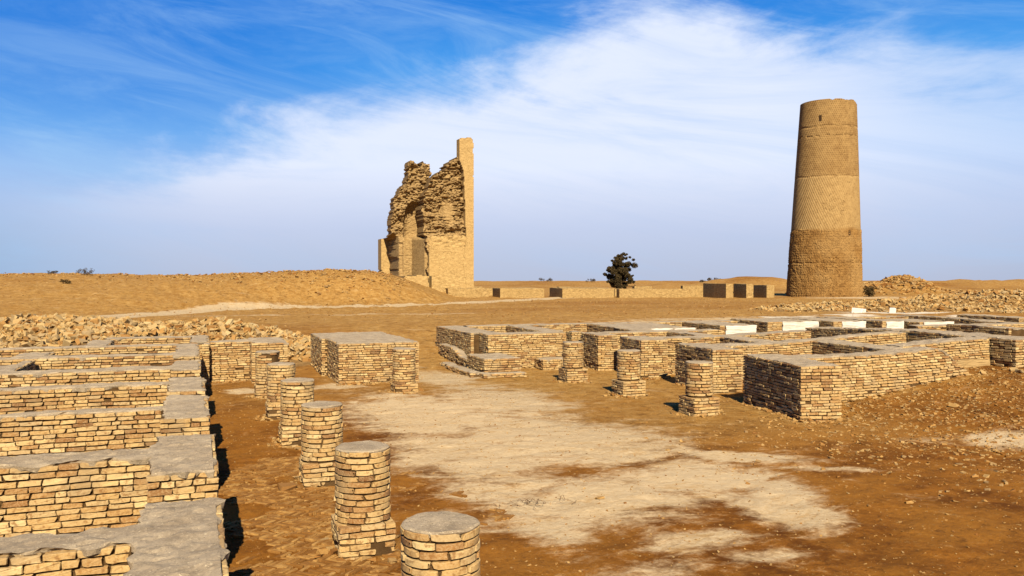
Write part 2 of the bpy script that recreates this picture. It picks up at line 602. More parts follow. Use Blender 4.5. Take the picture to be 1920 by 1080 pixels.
def brick_template(seed, curve=0.0):
    g = np.random.default_rng(seed)
    L, Hh = BL / 2, BH / 2
    r = .007
    if curve:
        xs_ = [-L + r, -L * .55, -L * .18, L * .18, L * .55, L - r]
        base = [(x, -Hh) for x in xs_] + [(L, -Hh + r), (L, Hh - r)] + [(x, Hh) for x in xs_[::-1]] + [(-L, Hh - r), (-L, -Hh + r)]
    else:
        base = [(-L + r, -Hh), (-L * .35, -Hh), (L * .35, -Hh), (L - r, -Hh), (L, -Hh + r), (L, Hh - r), (L - r, Hh), (L * .35, Hh), (-L * .35, Hh), (-L + r, Hh), (-L, Hh - r), (-L, -Hh + r)]
    base = np.array(base)
    n = len(base)
    last = n - 1
    mid_ = n // 2 - 1
    j = g.normal(0, 1, (n, 2)) * np.array([.0055, .0026]) * (.55 if curve else 1)
    P = base + j
    for c in ((0, last), (mid_ - 2, mid_ - 1), (mid_, mid_ + 1), (last - 2, last - 1)):
        if g.random() < .24:      # a chipped corner
            for q in c:
                P[q] *= np.array([g.uniform(.86, .97), g.uniform(.6, .95)])
    inset = P * np.array([(L - .006) / L, (Hh - .0045) / Hh]) + g.normal(0, .0012, (n, 2))
    V = []
    for (x, z) in inset:
        V.append((x, -BD / 2 + g.normal(0, .0006 if curve else .0020), z))
    for (x, z) in P:
        V.append((x, -BD / 2 + .007 + abs(g.normal(0, .003)), z))
    for (x, z) in base:
        V.append((x * .97, BD / 2, z * .97))
    V = np.array(V)
    if curve:
        a = V[:, 0] / curve
        rad = curve - (V[:, 1] + BD / 2)
        V = np.stack([rad * np.sin(a), -BD / 2 + curve - rad * np.cos(a), V[:, 2]], 1)
    T = []
    if curve:          # strips up the bent face
        h_ = n // 2
        for k in range(-1, h_ - 2):
            a_, b2_, c_, d_ = k % n, k + 1, n - 3 - k - 0, (n - 2 - k) % n
            T.append((a_, b2_, c_))
            T.append((a_, c_, d_))
    else:
        for k in range(1, n - 1):
            T.append((0, k, k + 1))
    for ring in (0, n):
        for k in range(n):
            a, b2 = ring + k, ring + (k + 1) % n
            T.append((a, a + n, b2 + n))
            T.append((a, b2 + n, b2))
    return V, np.array(T)


BT = [brick_template(100 + i) for i in range(18)]
BM = []
for i, (v, t) in enumerate(BT):
    me = mesh_np('brick_%d' % i, v, t)
    me.materials.append(M_BRICK)
    BM.append(me)
COL_R = .36
CT = [brick_template(300 + i, COL_R) for i in range(10)]
CM = []
for i, (v, t) in enumerate(CT):
    me = mesh_np('ring_brick_%d' % i, v, t)
    me.materials.append(M_BRICK)
    CM.append(me)


def euler_mats(rx, ry, rz):
    cx, sx, cy, sy, cz, sz = np.cos(rx), np.sin(rx), np.cos(ry), np.sin(ry), np.cos(rz), np.sin(rz)
    M = np.empty((len(rx), 3, 3))
    M[:, 0, 0] = cy * cz
    M[:, 0, 1] = sx * sy * cz - cx * sz
    M[:, 0, 2] = cx * sy * cz + sx * sz
    M[:, 1, 0] = cy * sz
    M[:, 1, 1] = sx * sy * sz + cx * cz
    M[:, 1, 2] = cx * sy * sz - sx * cz
    M[:, 2, 0] = -sy
    M[:, 2, 1] = sx * cy
    M[:, 2, 2] = cx * cy
    return M


def joined(name, temps, which, loc, rot, scl, mat, parent=None, kind='stuff', tint=None):
    """many small pieces as one mesh"""
    which = np.asarray(which)
    loc, rot, scl = np.asarray(loc), np.asarray(rot), np.asarray(scl)
    if tint is None:
        tint = rng.random(len(which))
    Vs, Fs, Ts = [], [], []
    off = 0
    for k, (v, t) in enumerate(temps):
        idx = np.where(which == k)[0]
        if not len(idx):
            continue
        M = euler_mats(rot[idx, 0], rot[idx, 1], rot[idx, 2])
        pv = np.einsum('nij,nvj->nvi', M, v[None] * scl[idx][:, None, :]) + loc[idx][:, None, :]
        n, nv = pv.shape[:2]
        Vs.append(pv.reshape(-1, 3))
        Fs.append((t[None] + (np.arange(n) * nv)[:, None, None] + off).reshape(-1, 3))
        Ts.append(np.repeat(tint[idx], nv))
        off += n * nv
    me = mesh_np(name, np.concatenate(Vs), np.concatenate(Fs), False, {'tint': np.concatenate(Ts)})
    o = obj(name, me, mat, parent)
    tag(o, kind=kind)
    return o


MAXP = 300


def place_bricks(parent, wx, wy, recs, temps, meshes):
    """recs: (x, y, z, rx, ry, rz, sx, sy, sz, template); the 300 nearest become parts, the rest one joined part"""
    if len(recs) > MAXP:
        c, s = math.cos(parent.rotation_euler[2]), math.sin(parent.rotation_euler[2])

        def dist(r):
            X = parent.location.x + r[0] * c - r[1] * s
            Y = parent.location.y + r[0] * s + r[1] * c
            return (X * X + Y * Y + (r[2] - CAM_Z) ** 2) - (3.0 if r[10] else 0.0) * 12
        recs = sorted(recs, key=dist)
    for r in recs[:MAXP]:
        o = bpy.data.objects.new('brick', meshes[r[9]])
        COL.objects.link(o)
        o.parent = parent
        o.location = r[0:3]
        o.rotation_euler = r[3:6]
        o.scale = r[6:9]
    rest = recs[MAXP:]
    if rest:
        a = np.array([q[:9] for q in rest])
        joined('remaining_bricks', temps, [q[9] for q in rest], a[:, 0:3], a[:, 3:6], a[:, 6:9], M_BRICK_T, parent)


# ------------------------------------------------------------------ walls


def union_inside(rects, x, y, grow=0.0):
    r = np.zeros(np.shape(x), bool)
    for q in rects:
        r |= (x > q[0] - grow) & (x < q[2] + grow) & (y > q[1] - grow) & (y < q[3] + grow)
    return r


def slab(rects, top, bottom, res, inset, edge_noise, mat, name, parent, wloc, skirt=None, bumpy=.012, drop=.03, seed=0):
    """skirted grid over each rectangle; top(x,y) in local coordinates; joined edges stay flush"""
    c, s = math.cos(parent.rotation_euler[2]), math.sin(parent.rotation_euler[2])
    Vs, Fs = [], []
    off = 0
    for q in rects:
        x0, y0, x1, y1 = q[:4]
        nx = max(2, int(round((x1 - x0) / res)) + 1)
        ny = max(2, int(round((y1 - y0) / res)) + 1)
        gx, gy = np.meshgrid(np.linspace(x0, x1, nx), np.linspace(y0, y1, ny))
        free = np.zeros(gx.shape)
        ox = np.zeros(gx.shape)
        oy = np.zeros(gx.shape)
        others = [r for r in rects if r is not q]
        for (sl, dx, dy) in (((slice(None), 0), -1, 0), ((slice(None), -1), 1, 0), ((0, slice(None)), 0, -1), ((-1, slice(None)), 0, 1)):
            ex, ey = gx[sl], gy[sl]
            open_ = ~union_inside(others, ex + dx * .05, ey + dy * .05, .001) if others else np.ones(ex.shape, bool)
            ox[sl] += dx * open_
            oy[sl] += dy * open_
            free[sl] = np.maximum(free[sl], open_)
        wx = wloc[0] + gx * c - gy * s
        wy = wloc[1] + gx * s + gy * c
        e = edge_noise * (fbm(wx * 5, wy * 5, 60 + seed, 3) * 1.6) - inset
        hx, hy = gx + ox * e, gy + oy * e
        z = top(gx, gy) + fbm(wx * 1.7, wy * 1.7, 31, 4, .6) * bumpy + fbm(wx * 7, wy * 7, 37, 3, .7) * bumpy * .7 - free * (drop + drop * 1.2 * fbm(wx * 4, wy * 4, 77, 2))
        V = np.stack([hx, hy, z], -1).reshape(-1, 3)
        i = np.arange(nx * ny).reshape(ny, nx)
        F = np.stack([i[:-1, :-1].ravel(), i[:-1, 1:].ravel(), i[1:, 1:].ravel(), i[1:, :-1].ravel()], 1)
        loop = np.concatenate([i[0, :], i[1:, -1], i[-1, -2::-1], i[-2:0:-1, 0]])
        B = V[loop].copy()
        if skirt is not None:
            B[:, 2] -= skirt * (1 + .8 * fbm(B[:, 0] * 6 + seed, B[:, 1] * 6, 5, 2))
            B[:, :2] -= (np.stack([ox, oy], -1).reshape(-1, 2)[loop]) * .02
        else:
            B[:, 2] = bottom
        nV = len(V)
        nb = len(loop)
        k = np.arange(nb)
        k2 = (k + 1) % nb
        SF = np.stack([loop[k2], loop[k], nV + k, nV + k2], 1)
        Vs += [V, B]
        Fs += [F + off, SF + off]
        off += nV + nb
    me = mesh_np(name, np.concatenate(Vs), np.concatenate(Fs), False)
    return obj(name, me, mat, parent)


def masonry(name, label, cat, rects, z1=1.38, loc=None, rz=0.0, group=None, lift=None, ztop=None, cap=True, seed=None, capmat=None, grow_faces=True):
    """rects: (x0,y0,x1,y1,faces) in site coordinates (or local ones when loc is given); faces among S W E N"""
    if loc is None:
        cx = sum(q[0] + q[2] for q in rects) / (2 * len(rects))
        cy = min(q[1] for q in rects)
        rects = [(q[0] - cx, q[1] - cy, q[2] - cx, q[3] - cy, q[4]) for q in rects]
        loc = (cx, cy)
    else:
        cx, cy = 0, 0
    t = thing(name, label, cat, (loc[0], loc[1], 0), rz, group)
    c, s = math.cos(rz), math.sin(rz)
    sd = seed if seed is not None else int(abs(loc[0] * 131 + loc[1] * 17)) % 9973
    g = random.Random(sd)
    L = lift or (lambda X, Y: 0.0 * X)
    ZT = ztop or (lambda X, Y: z1 + 0.0 * X)

    def w(x, y):
        return loc[0] + x * c - y * s, loc[1] + x * s + y * c

    def top(x, y):
        X, Y = w(x, y)
        return np.minimum(ZT(X, Y), z1) + L(X, Y)
    d = math.hypot(*loc)
    res = .07 if d < 14 else (.10 if d < 22 else (.16 if d < 32 else .3))
    slab(rects, lambda x, y: top(x, y) - .035, -.4, max(res, .12), .045, .008, M_CORE, 'core', t, loc, None, .004, .0)
    if cap:
        slab(rects, top, 0, res * .75, .030, .085, capmat or M_CAP, 'mud_cap', t, loc, .06, .032, .018, sd)
    recs = []
    ncourse = int(z1 / COURSE) + 7
    hts = [COURSE * g.uniform(.90, 1.10) for _ in range(ncourse)]
    tops = [sum(hts[:k]) for k in range(ncourse)]
    for qi, q in enumerate(rects):
        x0, y0, x1, y1, faces = q
        others = [r for r in rects if r is not q]
        for f in faces:
            if f in 'SN':
                a0, a1 = x0, x1
                ends = ('W' in faces, 'E' in faces)
            else:
                a0, a1 = y0, y1
                ends = ('S' in faces, 'N' in faces)
            for k in range(ncourse):
                zc = z1 - .022 - tops[k] - hts[k] / 2
                hs = (hts[k] - .0155) / BH
                corner_mine = (k % 2 == 0) == (f in 'SN')
                p = a0 + (0 if (corner_mine or not ends[0]) else BD + .008)
                pe = a1 - (0 if (corner_mine or not ends[1]) else BD + .008)
                first = True
                while p < pe - .05:
                    ln = g.uniform(.225, .335) if g.random() > .16 else g.uniform(.12, .2)
                    if first and k % 2:
                        ln *= .6
                    first = False
                    if pe - (p + ln) < .09:
                        ln = pe - p
                    mid = p + ln / 2
                    p += ln
                    low = 0.0
                    if f == 'S':
                        x, y, rz0, nx_, ny_ = mid, y0 + BD / 2, 0, 0, -1
                    elif f == 'N':
                        x, y, rz0, nx_, ny_ = mid, y1 - BD / 2, math.pi, 0, 1
                    elif f == 'W':
                        x, y, rz0, nx_, ny_ = x0 + BD / 2, mid, -math.pi / 2, -1, 0
                    else:
                        x, y, rz0, nx_, ny_ = x1 - BD / 2, mid, math.pi / 2, 1, 0
                    if others and union_inside(others, np.array(x + nx_ * (BD / 2 + .03)), np.array(y + ny_ * (BD / 2 + .03)), 0.0):
                        continue
                    X, Y = w(x + nx_ * .08, y + ny_ * .08)
                    z = zc + float(L(X, Y))
                    gr = gz_fast(X, Y)
                    if z < gr - .05:
                        continue
                    if z > float(ZT(X, Y)) + float(L(X, Y)) - .03:
                        continue
                    hgt = z - gr
                    worn = max(0.0, 1 - hgt / .28)
                    if g.random() < .004 + .09 * worn * worn:
                        continue
                    wav = .010 * math.sin(mid * 1.3 + k * .35 + sd) + .006 * math.sin(mid * 3.1 + k * .9)
                    wav *= min(1.0, k / 3)
                    jy = g.gauss(0, .006) + (g.gauss(.006, .014) if worn else 0) + (.03 if g.random() < .03 else 0)
                    recs.append((x - nx_ * jy, y - ny_ * jy, z + wav + g.gauss(0, .0025),
                                 g.gauss(0, .02 + .04 * worn), g.gauss(0, .010 + .03 * worn), rz0 + g.gauss(0, .018 + .05 * worn),
                                 (ln - .011) / BL, 1.0, hs * g.uniform(.95, 1.03), g.randrange(len(BM)), f in 'SW'))
    place_bricks(t, 0, 0, recs, BT, BM)
    return t


_gc = {}


def gz_fast(x, y):
    k = (round(x * 5), round(y * 5))
    if k not in _gc:
        _gc[k] = float(ground_z(np.array([k[0] / 5]), np.array([k[1] / 5]))[0])
    return _gc[k]


# --- left range: T-shaped cross walls, their heads along the court
GL = 'T-shaped cross walls of the left range'
ORD = ['nearest T-shaped brick cross wall, cut by the lower left corner', 'T-shaped cross wall right behind the nearest one, its head level with the second left column',
       'third T-shaped cross wall from the camera in the left range', 'fourth T-shaped cross wall from the camera in the left range',
       'fifth T-shaped cross wall from the camera, a broken back wall joining its left end']
LEFT = [((-.52, 5.2, .22, 9.15), (-4.2, 7.78, -.52, 8.38)), ((-.54, 10.42, .23, 12.9), (-4.2, 11.43, -.54, 12.08)), ((-.56, 14.5, .19, 17.25), (-4.3, 15.55, -.56, 16.0)),
        ((-.56, 17.95, .16, 20.4), (-4.5, 19.15, -.56, 19.75)), ((-.59, 21.95, .10, 24.35), (-4.8, 22.35, -.59, 23.15))]
for (a, b), lab in zip(LEFT, ORD):
    masonry('cross_wall', lab, 'brick wall', [(*a, 'SE'), (*b, 'S')], group=GL)
masonry('cross_wall', 'sixth T-shaped cross wall from the camera, in front of the long-headed one', 'brick wall', [(-.60, 25.85, .08, 28.75, 'SE'), (-6.2, 26.5, -.60, 27.25, 'S')], group=GL)
masonry('cross_wall', 'seventh T-shaped cross wall, last but one of the left range before the rubble', 'brick wall', [(-.61, 28.8, .07, 30.55, 'SE'), (-6.6, 29.95, -.61, 30.75, 'S')], z1=1.39, group=GL)
masonry('cross_wall', 'farthest cross wall of the left range, right against the heap of stones', 'brick wall', [(-.20, 31.35, .42, 34.7, 'SE'), (-3.1, 34.0, -.20, 34.75, 'S')], group=GL)
masonry('end_wall', 'wide sunlit brick wall closing the court behind the far left columns', 'brick wall', [(.44, 31.1, 1.75, 31.9, 'SW'), (1.75, 30.2, 2.95, 33.0, 'SW')], z1=1.38)
masonry('brick_pier', 'slender lit brick pier in the corner by the end wall', 'brick pier', [(.16, 30.6, .40, 31.05, 'SE')], z1=1.36, cap=True)
GB = 'broken back walls of the left cells'
masonry('back_wall', 'short broken back wall with a dark right side at the left edge', 'brick wall', [(-4.9, 23.2, -4.12, 26.3, 'SE')], z1=1.37,
        ztop=lambda X, Y: 1.37 - .5 * S((X * -1 - 4.3) / .6) * S((Y - 24.8) / 1.2), group=GB)
masonry('back_wall', 'low broken back wall with a cracked grey top in front of the loose bricks', 'brick wall', [(-4.9, 27.35, -4.0, 29.0, 'SE')], z1=1.36, group=GB)
masonry('back_wall', 'back wall with a pale flat top running up to the heap of stones', 'brick wall', [(-3.5, 30.8, -2.75, 33.6, 'SE')], z1=1.38, group=GB)

# --- block in the middle and the corner step
masonry('brick_platform', 'broad flat-topped brick platform behind the single middle column', 'brick platform',
        [(4.45, 28.75, 7.22, 31.4, 'SW'), (4.25, 31.4, 7.15, 34.6, 'SW')], z1=1.39)

# --- right range
def rise(X, Y):
    return .30 * S((X - 17) / 8.0) * S((33 - Y) / 10.0)


GP = 'broad brick piers along the right side of the court'
masonry('wall_pier', 'big dark-sided brick pier nearest the camera, right of the near right column', 'brick pier', [(0, 0, 1.12, 3.3, 'SW')], z1=1.40, loc=(14.12, 17.42), rz=R(-10.5), group=GP)
masonry('wall_pier', 'dark-sided brick pier just behind the near right column', 'brick pier', [(0, 0, 1.05, 2.6, 'SW')], z1=1.38, loc=(14.95, 22.55), rz=R(-5), group=GP)
masonry('wall_pier', 'brick pier with a broken lit end behind the middle right column', 'brick pier', [(0, 0, 1.05, 1.95, 'SW')], z1=1.38, loc=(14.8, 26.8), rz=R(-5), group=GP)
masonry('wall_pier', 'narrow brick pier right of the far right column', 'brick pier', [(0, 0, .85, 1.9, 'SW')], z1=1.38, loc=(14.5, 29.65), rz=R(-4), group=GP)
masonry('wall_pier', 'thin brick pier in the shade between the far block and the far right column', 'brick pier', [(14.45, 32.0, 14.95, 32.6, 'SW')], z1=1.37, group=GP)

def brk1(X, Y):
    return 1.38 - 1.15 * S((X - 20.45) / 1.9)


GR = 'long brick walls of the right range'
masonry('long_wall', 'long sunlit front wall with a broken sloping right end', 'brick wall', [(15.5, 19.25, 22.2, 20.1, 'SW')], z1=1.38, lift=rise, ztop=brk1, group=GR)
w2 = masonry('long_wall', 'sunlit wall with a mud-plastered foot beside the dark corner pier', 'brick wall', [(20.3, 20.35, 23.88, 21.2, 'S')], z1=1.38, lift=rise, group=GR)
masonry('long_wall', 'dark-sided wall running back from the pier at the right edge', 'brick wall', [(23.9, 19.4, 25.2, 30.0, 'SW')], rz=R(-3.5), z1=1.38, lift=rise, group=GR)
masonry('long_wall', 'low front wall at the right edge of the picture', 'brick wall', [(25.22, 19.55, 30, 20.4, 'S')], z1=1.36, lift=rise, group=GR)
masonry('cross_wall', 'cross wall joining the second pier of the right range', 'brick wall', [(16.02, 23.75, 23.85, 24.55, 'S')], z1=1.37, lift=rise, group=GR)
masonry('cross_wall', 'cross wall of the right range behind the third pier, with a lit right end', 'brick wall', [(15.92, 27.4, 22.7, 28.3, 'S')], z1=1.37, lift=rise, group=GR)
masonry('cross_wall', 'cross wall of the right range behind the narrow pier', 'brick wall', [(15.42, 30.9, 21.0, 31.7, 'S')], z1=1.37, lift=rise, group=GR)
masonry('rear_wall', 'farthest long wall of the right range in front of the open slope', 'brick wall', [(11.6, 37.25, 26.2, 38.1, 'S')], z1=1.38, group=GR)
GS = 'dark dividing walls of the right range'
masonry('dividing_wall', 'shaded dividing wall behind the long front wall', 'brick wall', [(19.5, 20.15, 20.28, 23.7, 'W')], rz=R(-3.5), z1=1.38, lift=lambda X, Y: rise(X, Y) * .8, group=GS)
masonry('dividing_wall', 'shaded dividing wall in the cell between the second and third piers', 'brick wall', [(18.3, 24.6, 19.2, 27.35, 'W')], rz=R(-3.5), z1=1.37, group=GS)
masonry('dividing_wall', 'shaded dividing wall in the cell behind the third pier', 'brick wall', [(18.1, 28.35, 19.0, 30.85, 'W')], rz=R(-3.5), z1=1.37, group=GS)
masonry('dividing_wall', 'shaded dividing wall leading back to the rear wall, left of the first white block', 'brick wall', [(17.3, 31.75, 18.2, 37.2, 'SW')], rz=R(-3.5), z1=1.38, group=GS)
masonry('corner_block', 'large L-shaped block at the far left corner of the right range', 'brick wall',
        [(10.65, 31.5, 14.0, 32.6, 'SW'), (10.3, 32.6, 11.5, 37.9, 'W'), (13.45, 32.6, 14.4, 37.2, 'W')], z1=1.38)

GW = 'brick blocks with white plastered fronts'
def white_block(label, rect, panel, z1=1.38, rise_=None, gap=0):
    t = masonry('plastered_block', label, 'brick block', [(*rect, 'W')], z1=z1, group=GW, lift=rise_, rz=R(-3))
    x0, y0, x1, y1 = rect
    lx = t.location.x
    ly = t.location.y
    slab2 = panel_mesh(panel[0] - lx, panel[1] - lx, y0 - ly - .03, -.2, z1 - .02, .06)
    obj('white_panel', slab2, M_PLASTER, t)
    # strip of bricks beside the panel
    g = random.Random(int(x0 * 10))
    for (a, b) in ((x0, panel[0]), (panel[1], x1)):
        if b - a < .25:
            continue
        recs = []
        for k in range(16):
            z = z1 - .05 - k * COURSE
            p = a
            while p < b - .06:
                ln = min(g.uniform(.22, .33), b - p)
                recs.append((p + ln / 2 - lx, BD / 2 - .01 + g.gauss(0, .01), z, 0, 0, 0, (ln - .01) / BL, 1, 1, g.randrange(len(BM)), True))
                p += ln
        for r in recs:
            o = bpy.data.objects.new('brick', BM[r[9]])
            COL.objects.link(o)
            o.parent = t
            o.location, o.rotation_euler, o.scale = r[0:3], r[3:6], r[6:9]
    return t


def panel_mesh(x0, x1, y, z0, z1, th, res=.12):
    nx, nz = max(3, int((x1 - x0) / res)), max(3, int((z1 - z0) / .02))
    gx, gz_ = np.meshgrid(np.linspace(x0, x1, nx), np.linspace(z0, z1, nz))
    yy = y + fbm(gx * 2, gz_ * 9, 13, 4) * .03 + .014 * (np.sin(gz_ * 2 * math.pi / .0775 + fbm(gx * 1.5, gz_, 4, 2)) > .55) * (fbm(gx * 3, gz_ * 4, 19, 3) > -.18)
    rag = np.zeros(gx.shape)
    rag[-1, :] = fbm(gx[-1] * 4, gz_[-1], 3, 3) * .05
    gz_ = gz_ + rag
    gx = gx.copy()
    gx[:, 0] += fbm(gz_[:, 0] * 5, gx[:, 0], 8, 3) * .05
    gx[:, -1] += fbm(gz_[:, -1] * 5, gx[:, -1], 9, 3) * .05
    V = np.stack([gx, yy, gz_], -1).reshape(-1, 3)
    V2 = V.copy()
    V2[:, 1] = y + th
    i = np.arange(nx * nz).reshape(nz, nx)
    F = np.stack([i[:-1, :-1].ravel(), i[:-1, 1:].ravel(), i[1:, 1:].ravel(), i[1:, :-1].ravel()], 1)
    loop = np.concatenate([i[0, :], i[1:, -1], i[-1, -2::-1], i[-2:0:-1, 0]])
    k = np.arange(len(loop))
    k2 = (k + 1) % len(loop)
    SF = np.stack([loop[k2], loop[k], loop[k] + nx * nz, loop[k2] + nx * nz], 1)
    return mesh_np('panel', np.concatenate([V, V2]), np.concatenate([F, SF]))


white_block('leftmost white-fronted block, partly hidden by a wall top', (18.25, 33.0, 20.95, 37.2), (18.5, 20.92), 1.36)
white_block('white-fronted block second from the left, a neat square panel', (22.7, 33.6, 24.65, 37.2), (23.0, 24.62), 1.38)
white_block('widest white-fronted block with bare brick on its left', (26.5, 35.1, 29.5, 38.6), (27.35, 29.47), 1.40)
white_block('white-fronted block to the right of the widest one', (29.9, 34.4, 31.85, 38.8), (30.4, 31.82), 1.40)
white_block('small white-fronted block below the two white stones', (32.4, 33.8, 33.75, 39), (32.65, 33.72), 1.40)
white_block('white-fronted block farthest right, low and stained', (33.95, 32.9, 36.1, 36), (34.2, 36.05), 1.37)

GF = 'low walls in the far right of the ruins'
FARW = [('dark low wall farthest back on the right, under the stone heap', (39.0, 35.4, 39.9, 39.8), 'SW', 1.38),
        ('low dark wall at the right edge just below the stone heap', (42.3, 34.2, 43.2, 38.5), 'SW', 1.40),
        ('low wall with a pale end between two dark far walls', (38.2, 32.4, 39.0, 35.3), 'SW', 1.38),
        ('dark wall behind the low lit end, right of the white blocks', (29.9, 24.6, 30.8, 27.7), 'W', 1.62),
        ('short lit wall end in front of the farthest white block', (28.6, 27.75, 31.5, 28.5), 'S', 1.56),
        ('low lit wall near the right edge behind the dark one', (33.6, 29.0, 40.0, 29.8), 'S', 1.45),
        ('dark low wall between the white blocks and the right edge', (36.6, 29.85, 37.4, 32.5), 'SW', 1.42),
        ('far low cross wall in front of the white litter', (30.0, 38.9, 39.0, 39.7), 'S', 1.34)]
for lab, rc, fc, zz in FARW:
    masonry('low_wall', lab, 'brick wall', [(*rc, fc)], z1=zz, group=GF, rz=R(-3))

# mud plaster on the foot of the second long wall, and the small low blocks by the corner
obj('mud_plaster_patch', panel_mesh(21.9 - w2.location.x, 23.87 - w2.location.x, -.035, .3, .98, .05), M_MUDPLASTER, w2)
masonry('low_block', 'low square brick block in front of the dark corner block', 'brick block', [(9.75, 29.25, 11.2, 31.4, 'SW')], z1=.66)
masonry('brick_step', 'thin brick step around the foot of the low square block', 'brick step', [(9.55, 28.75, 11.2, 29.2, 'SW'), (9.2, 29.2, 9.72, 33.4, 'SW')], z1=.17)
masonry('low_block', 'knee-high stump of brick at the foot of the lit corner block', 'brick block', [(12.6, 30.6, 13.7, 31.45, 'SW')], z1=.42)
masonry('low_block', 'crumbled low buttress along the dark side of the corner block', 'brick block', [(9.9, 31.5, 10.28, 36.0, 'SW')], z1=.72,
        ztop=lambda X, Y: .72 - .3 * S((34.2 - Y) / 1.5))

# ------------------------------------------------------------------ columns
GC = ['round brick columns on square bases, left row', 'round brick columns on square bases, right row']


def ring_disc(r, z, seed, parent, mat, name, thick=.05):
    n = 40
    a = np.linspace(0, 2 * math.pi, n, endpoint=False)
    Vs = []
    for k, rr in enumerate((.0, .35, .7, .93, 1.0)):
        rad = r * rr + (.018 * fbm(np.cos(a) * 2.5 + seed, np.sin(a) * 2.5, 6, 3) if rr > .8 else 0)
        zz = z + .02 * fbm(np.cos(a) * rr * 2 + seed, np.sin(a) * rr * 2, 15, 3) - (.016 if rr == 1 else 0)
        Vs.append(np.stack([rad * np.cos(a), rad * np.sin(a), zz + 0 * a], 1))
    Vs.append(np.stack([(r - .015) * np.cos(a), (r - .015) * np.sin(a), z - thick + .02 * fbm(np.cos(a) * 5 + seed, np.sin(a) * 5, 16, 2)], 1))
    V = np.concatenate(Vs)
    F = []
    for k in range(5):
        for j in range(n):
            j2 = (j + 1) % n
            F.append((k * n + j, (k + 1) * n + j, (k + 1) * n + j2, k * n + j2))
    return obj(name, mesh_np(name, V, np.array(F)), mat, parent)


def cyl_mesh(r, z0, z1, n=24):
    a = np.linspace(0, 2 * math.pi, n, endpoint=False)
    V = np.concatenate([np.stack([r * np.cos(a), r * np.sin(a), 0 * a + z0], 1), np.stack([r * np.cos(a), r * np.sin(a), 0 * a + z1], 1), [[0, 0, z1]]])
    F = [(j, (j + 1) % n, n + (j + 1) % n, n + j) for j in range(n)]
    T = [(n + j, n + (j + 1) % n, 2 * n, 2 * n) for j in range(n)]
    me = bpy.data.meshes.new('core')
    me.from_pydata(V.tolist(), [], F + [t[:3] for t in T])
    return me


def column(x, y, label, group, seed, top=1.38, plinth=.45, worn=0.0, broken=0.0, half=.37):
    g = random.Random(seed)
    gr = gz(x, y)
    t = thing('brick_column', label, 'column', (x, y, 0), 0, group)
    me = cyl_mesh(COL_R - .035, -.1, top - .05)
    me.materials.append(M_CORE)
    obj('core', me, None, t)
    slab([(-half, -half, half, half)], lambda X, Y: plinth - .03 + 0 * X, -.3, .15, .035, .006, M_CORE, 'base_core', t, (x, y), None, .01, 0)
    ring_disc(COL_R - .004, top, seed, t, M_CAP, 'mud_cap')
    recs = []
    k = 0
    z = top - .022 - COURSE / 2
    while z > plinth:
        off = g.uniform(0, 6.28)
        a = 0.0
        while a < 2 * math.pi - .12:
            da = g.uniform(.58, .92)
            if 2 * math.pi - (a + da) < .25:
                da = 2 * math.pi - a
            th = off + a + da / 2
            a += da
            if broken and z > top - .3 and math.cos(th + .9) > .55 and g.random() < broken:
                continue
            rr = COL_R - BD / 2 + g.gauss(0, .005)
            recs.append((rr * math.cos(th), rr * math.sin(th), z + .006 * math.sin(th * 2 + k) + g.gauss(0, .0025), g.gauss(0, .015), g.gauss(0, .015), th + math.pi / 2 + g.gauss(0, .02),
                         (da * COL_R - .012) / BL, 1.0, g.uniform(.92, 1.06), g.randrange(len(CM))))
        z -= COURSE
        k += 1
    ring = recs
    sq = []
    z = plinth - COURSE / 2
    k = 0
    while z > gr - .06:
        wf = worn * max(0, 1 - (z - gr) / .25)
        for f in range(4):
            p = -half + (0 if k % 2 == f % 2 else BD)
            pe = half - (0 if k % 2 == f % 2 else BD)
            while p < pe - .05:
                ln = g.uniform(.2, .33)
                if pe - p - ln < .1:
                    ln = pe - p
                m = p + ln / 2
                p += ln
                if g.random() < .02 + .35 * wf:
                    continue
                dpt = half - BD / 2 + g.gauss(0, .006) - abs(g.gauss(0, .05)) * wf
                px, py, rz = ((m, -dpt, 0), (dpt, m, math.pi / 2), (m, dpt, math.pi), (-dpt, m, -math.pi / 2))[f]
                sq.append((px, py, z + g.gauss(0, .003), g.gauss(0, .02 + .1 * wf), g.gauss(0, .015 + .08 * wf), rz + g.gauss(0, .03 + .12 * wf), (ln - .011) / BL, 1.0, g.uniform(.9, 1.08), g.randrange(len(BM))))
        z -= COURSE
        k += 1
    for recs_, meshes in ((ring, CM), (sq, BM)):
        for r in recs_:
            o = bpy.data.objects.new('brick', meshes[r[9]])
            COL.objects.link(o)
            o.parent = t
            o.location, o.rotation_euler, o.scale = r[0:3], r[3:6], r[6:9]
    return t


LC = [((2.08, 7.5), 'nearest round column, cut off by the bottom edge of the picture', 0, .4), ((2.05, 11.22), 'left-row column with a crumbling dark square base, second from the camera', 1.0, .42),
      ((2.06, 15.2), 'left-row column with a loose brick beside its base, third from the camera', .8, .40), ((2.05, 18.98), 'left-row column fourth from the camera, in the middle of the row', .4, .42),
      ((2.04, 22.7), 'left-row column last but one before the end wall', .5, .38), ((2.0, 26.6), 'left-row column farthest back, its top broken and standing before the end wall', .4, .40)]
for i, ((x, y), lab, wn, pl) in enumerate(LC):
    column(x, y, lab, GC[0], 500 + i, 1.38, pl, wn, .75 if i == 5 else 0)
RCOL = [((12.42, 19.35), 'right-row column nearest the camera, before the biggest pier', 0.1), ((12.38, 23.2), 'middle column of the right row, its shadow falling left', 0.1),
        ((12.2, 26.9), 'right-row column farthest back, in front of the shaded corner', .4)]
for i, ((x, y), lab, wn) in enumerate(RCOL):
    column(x, y, lab, GC[1], 600 + i, 1.38, .47, wn, 0, .39)
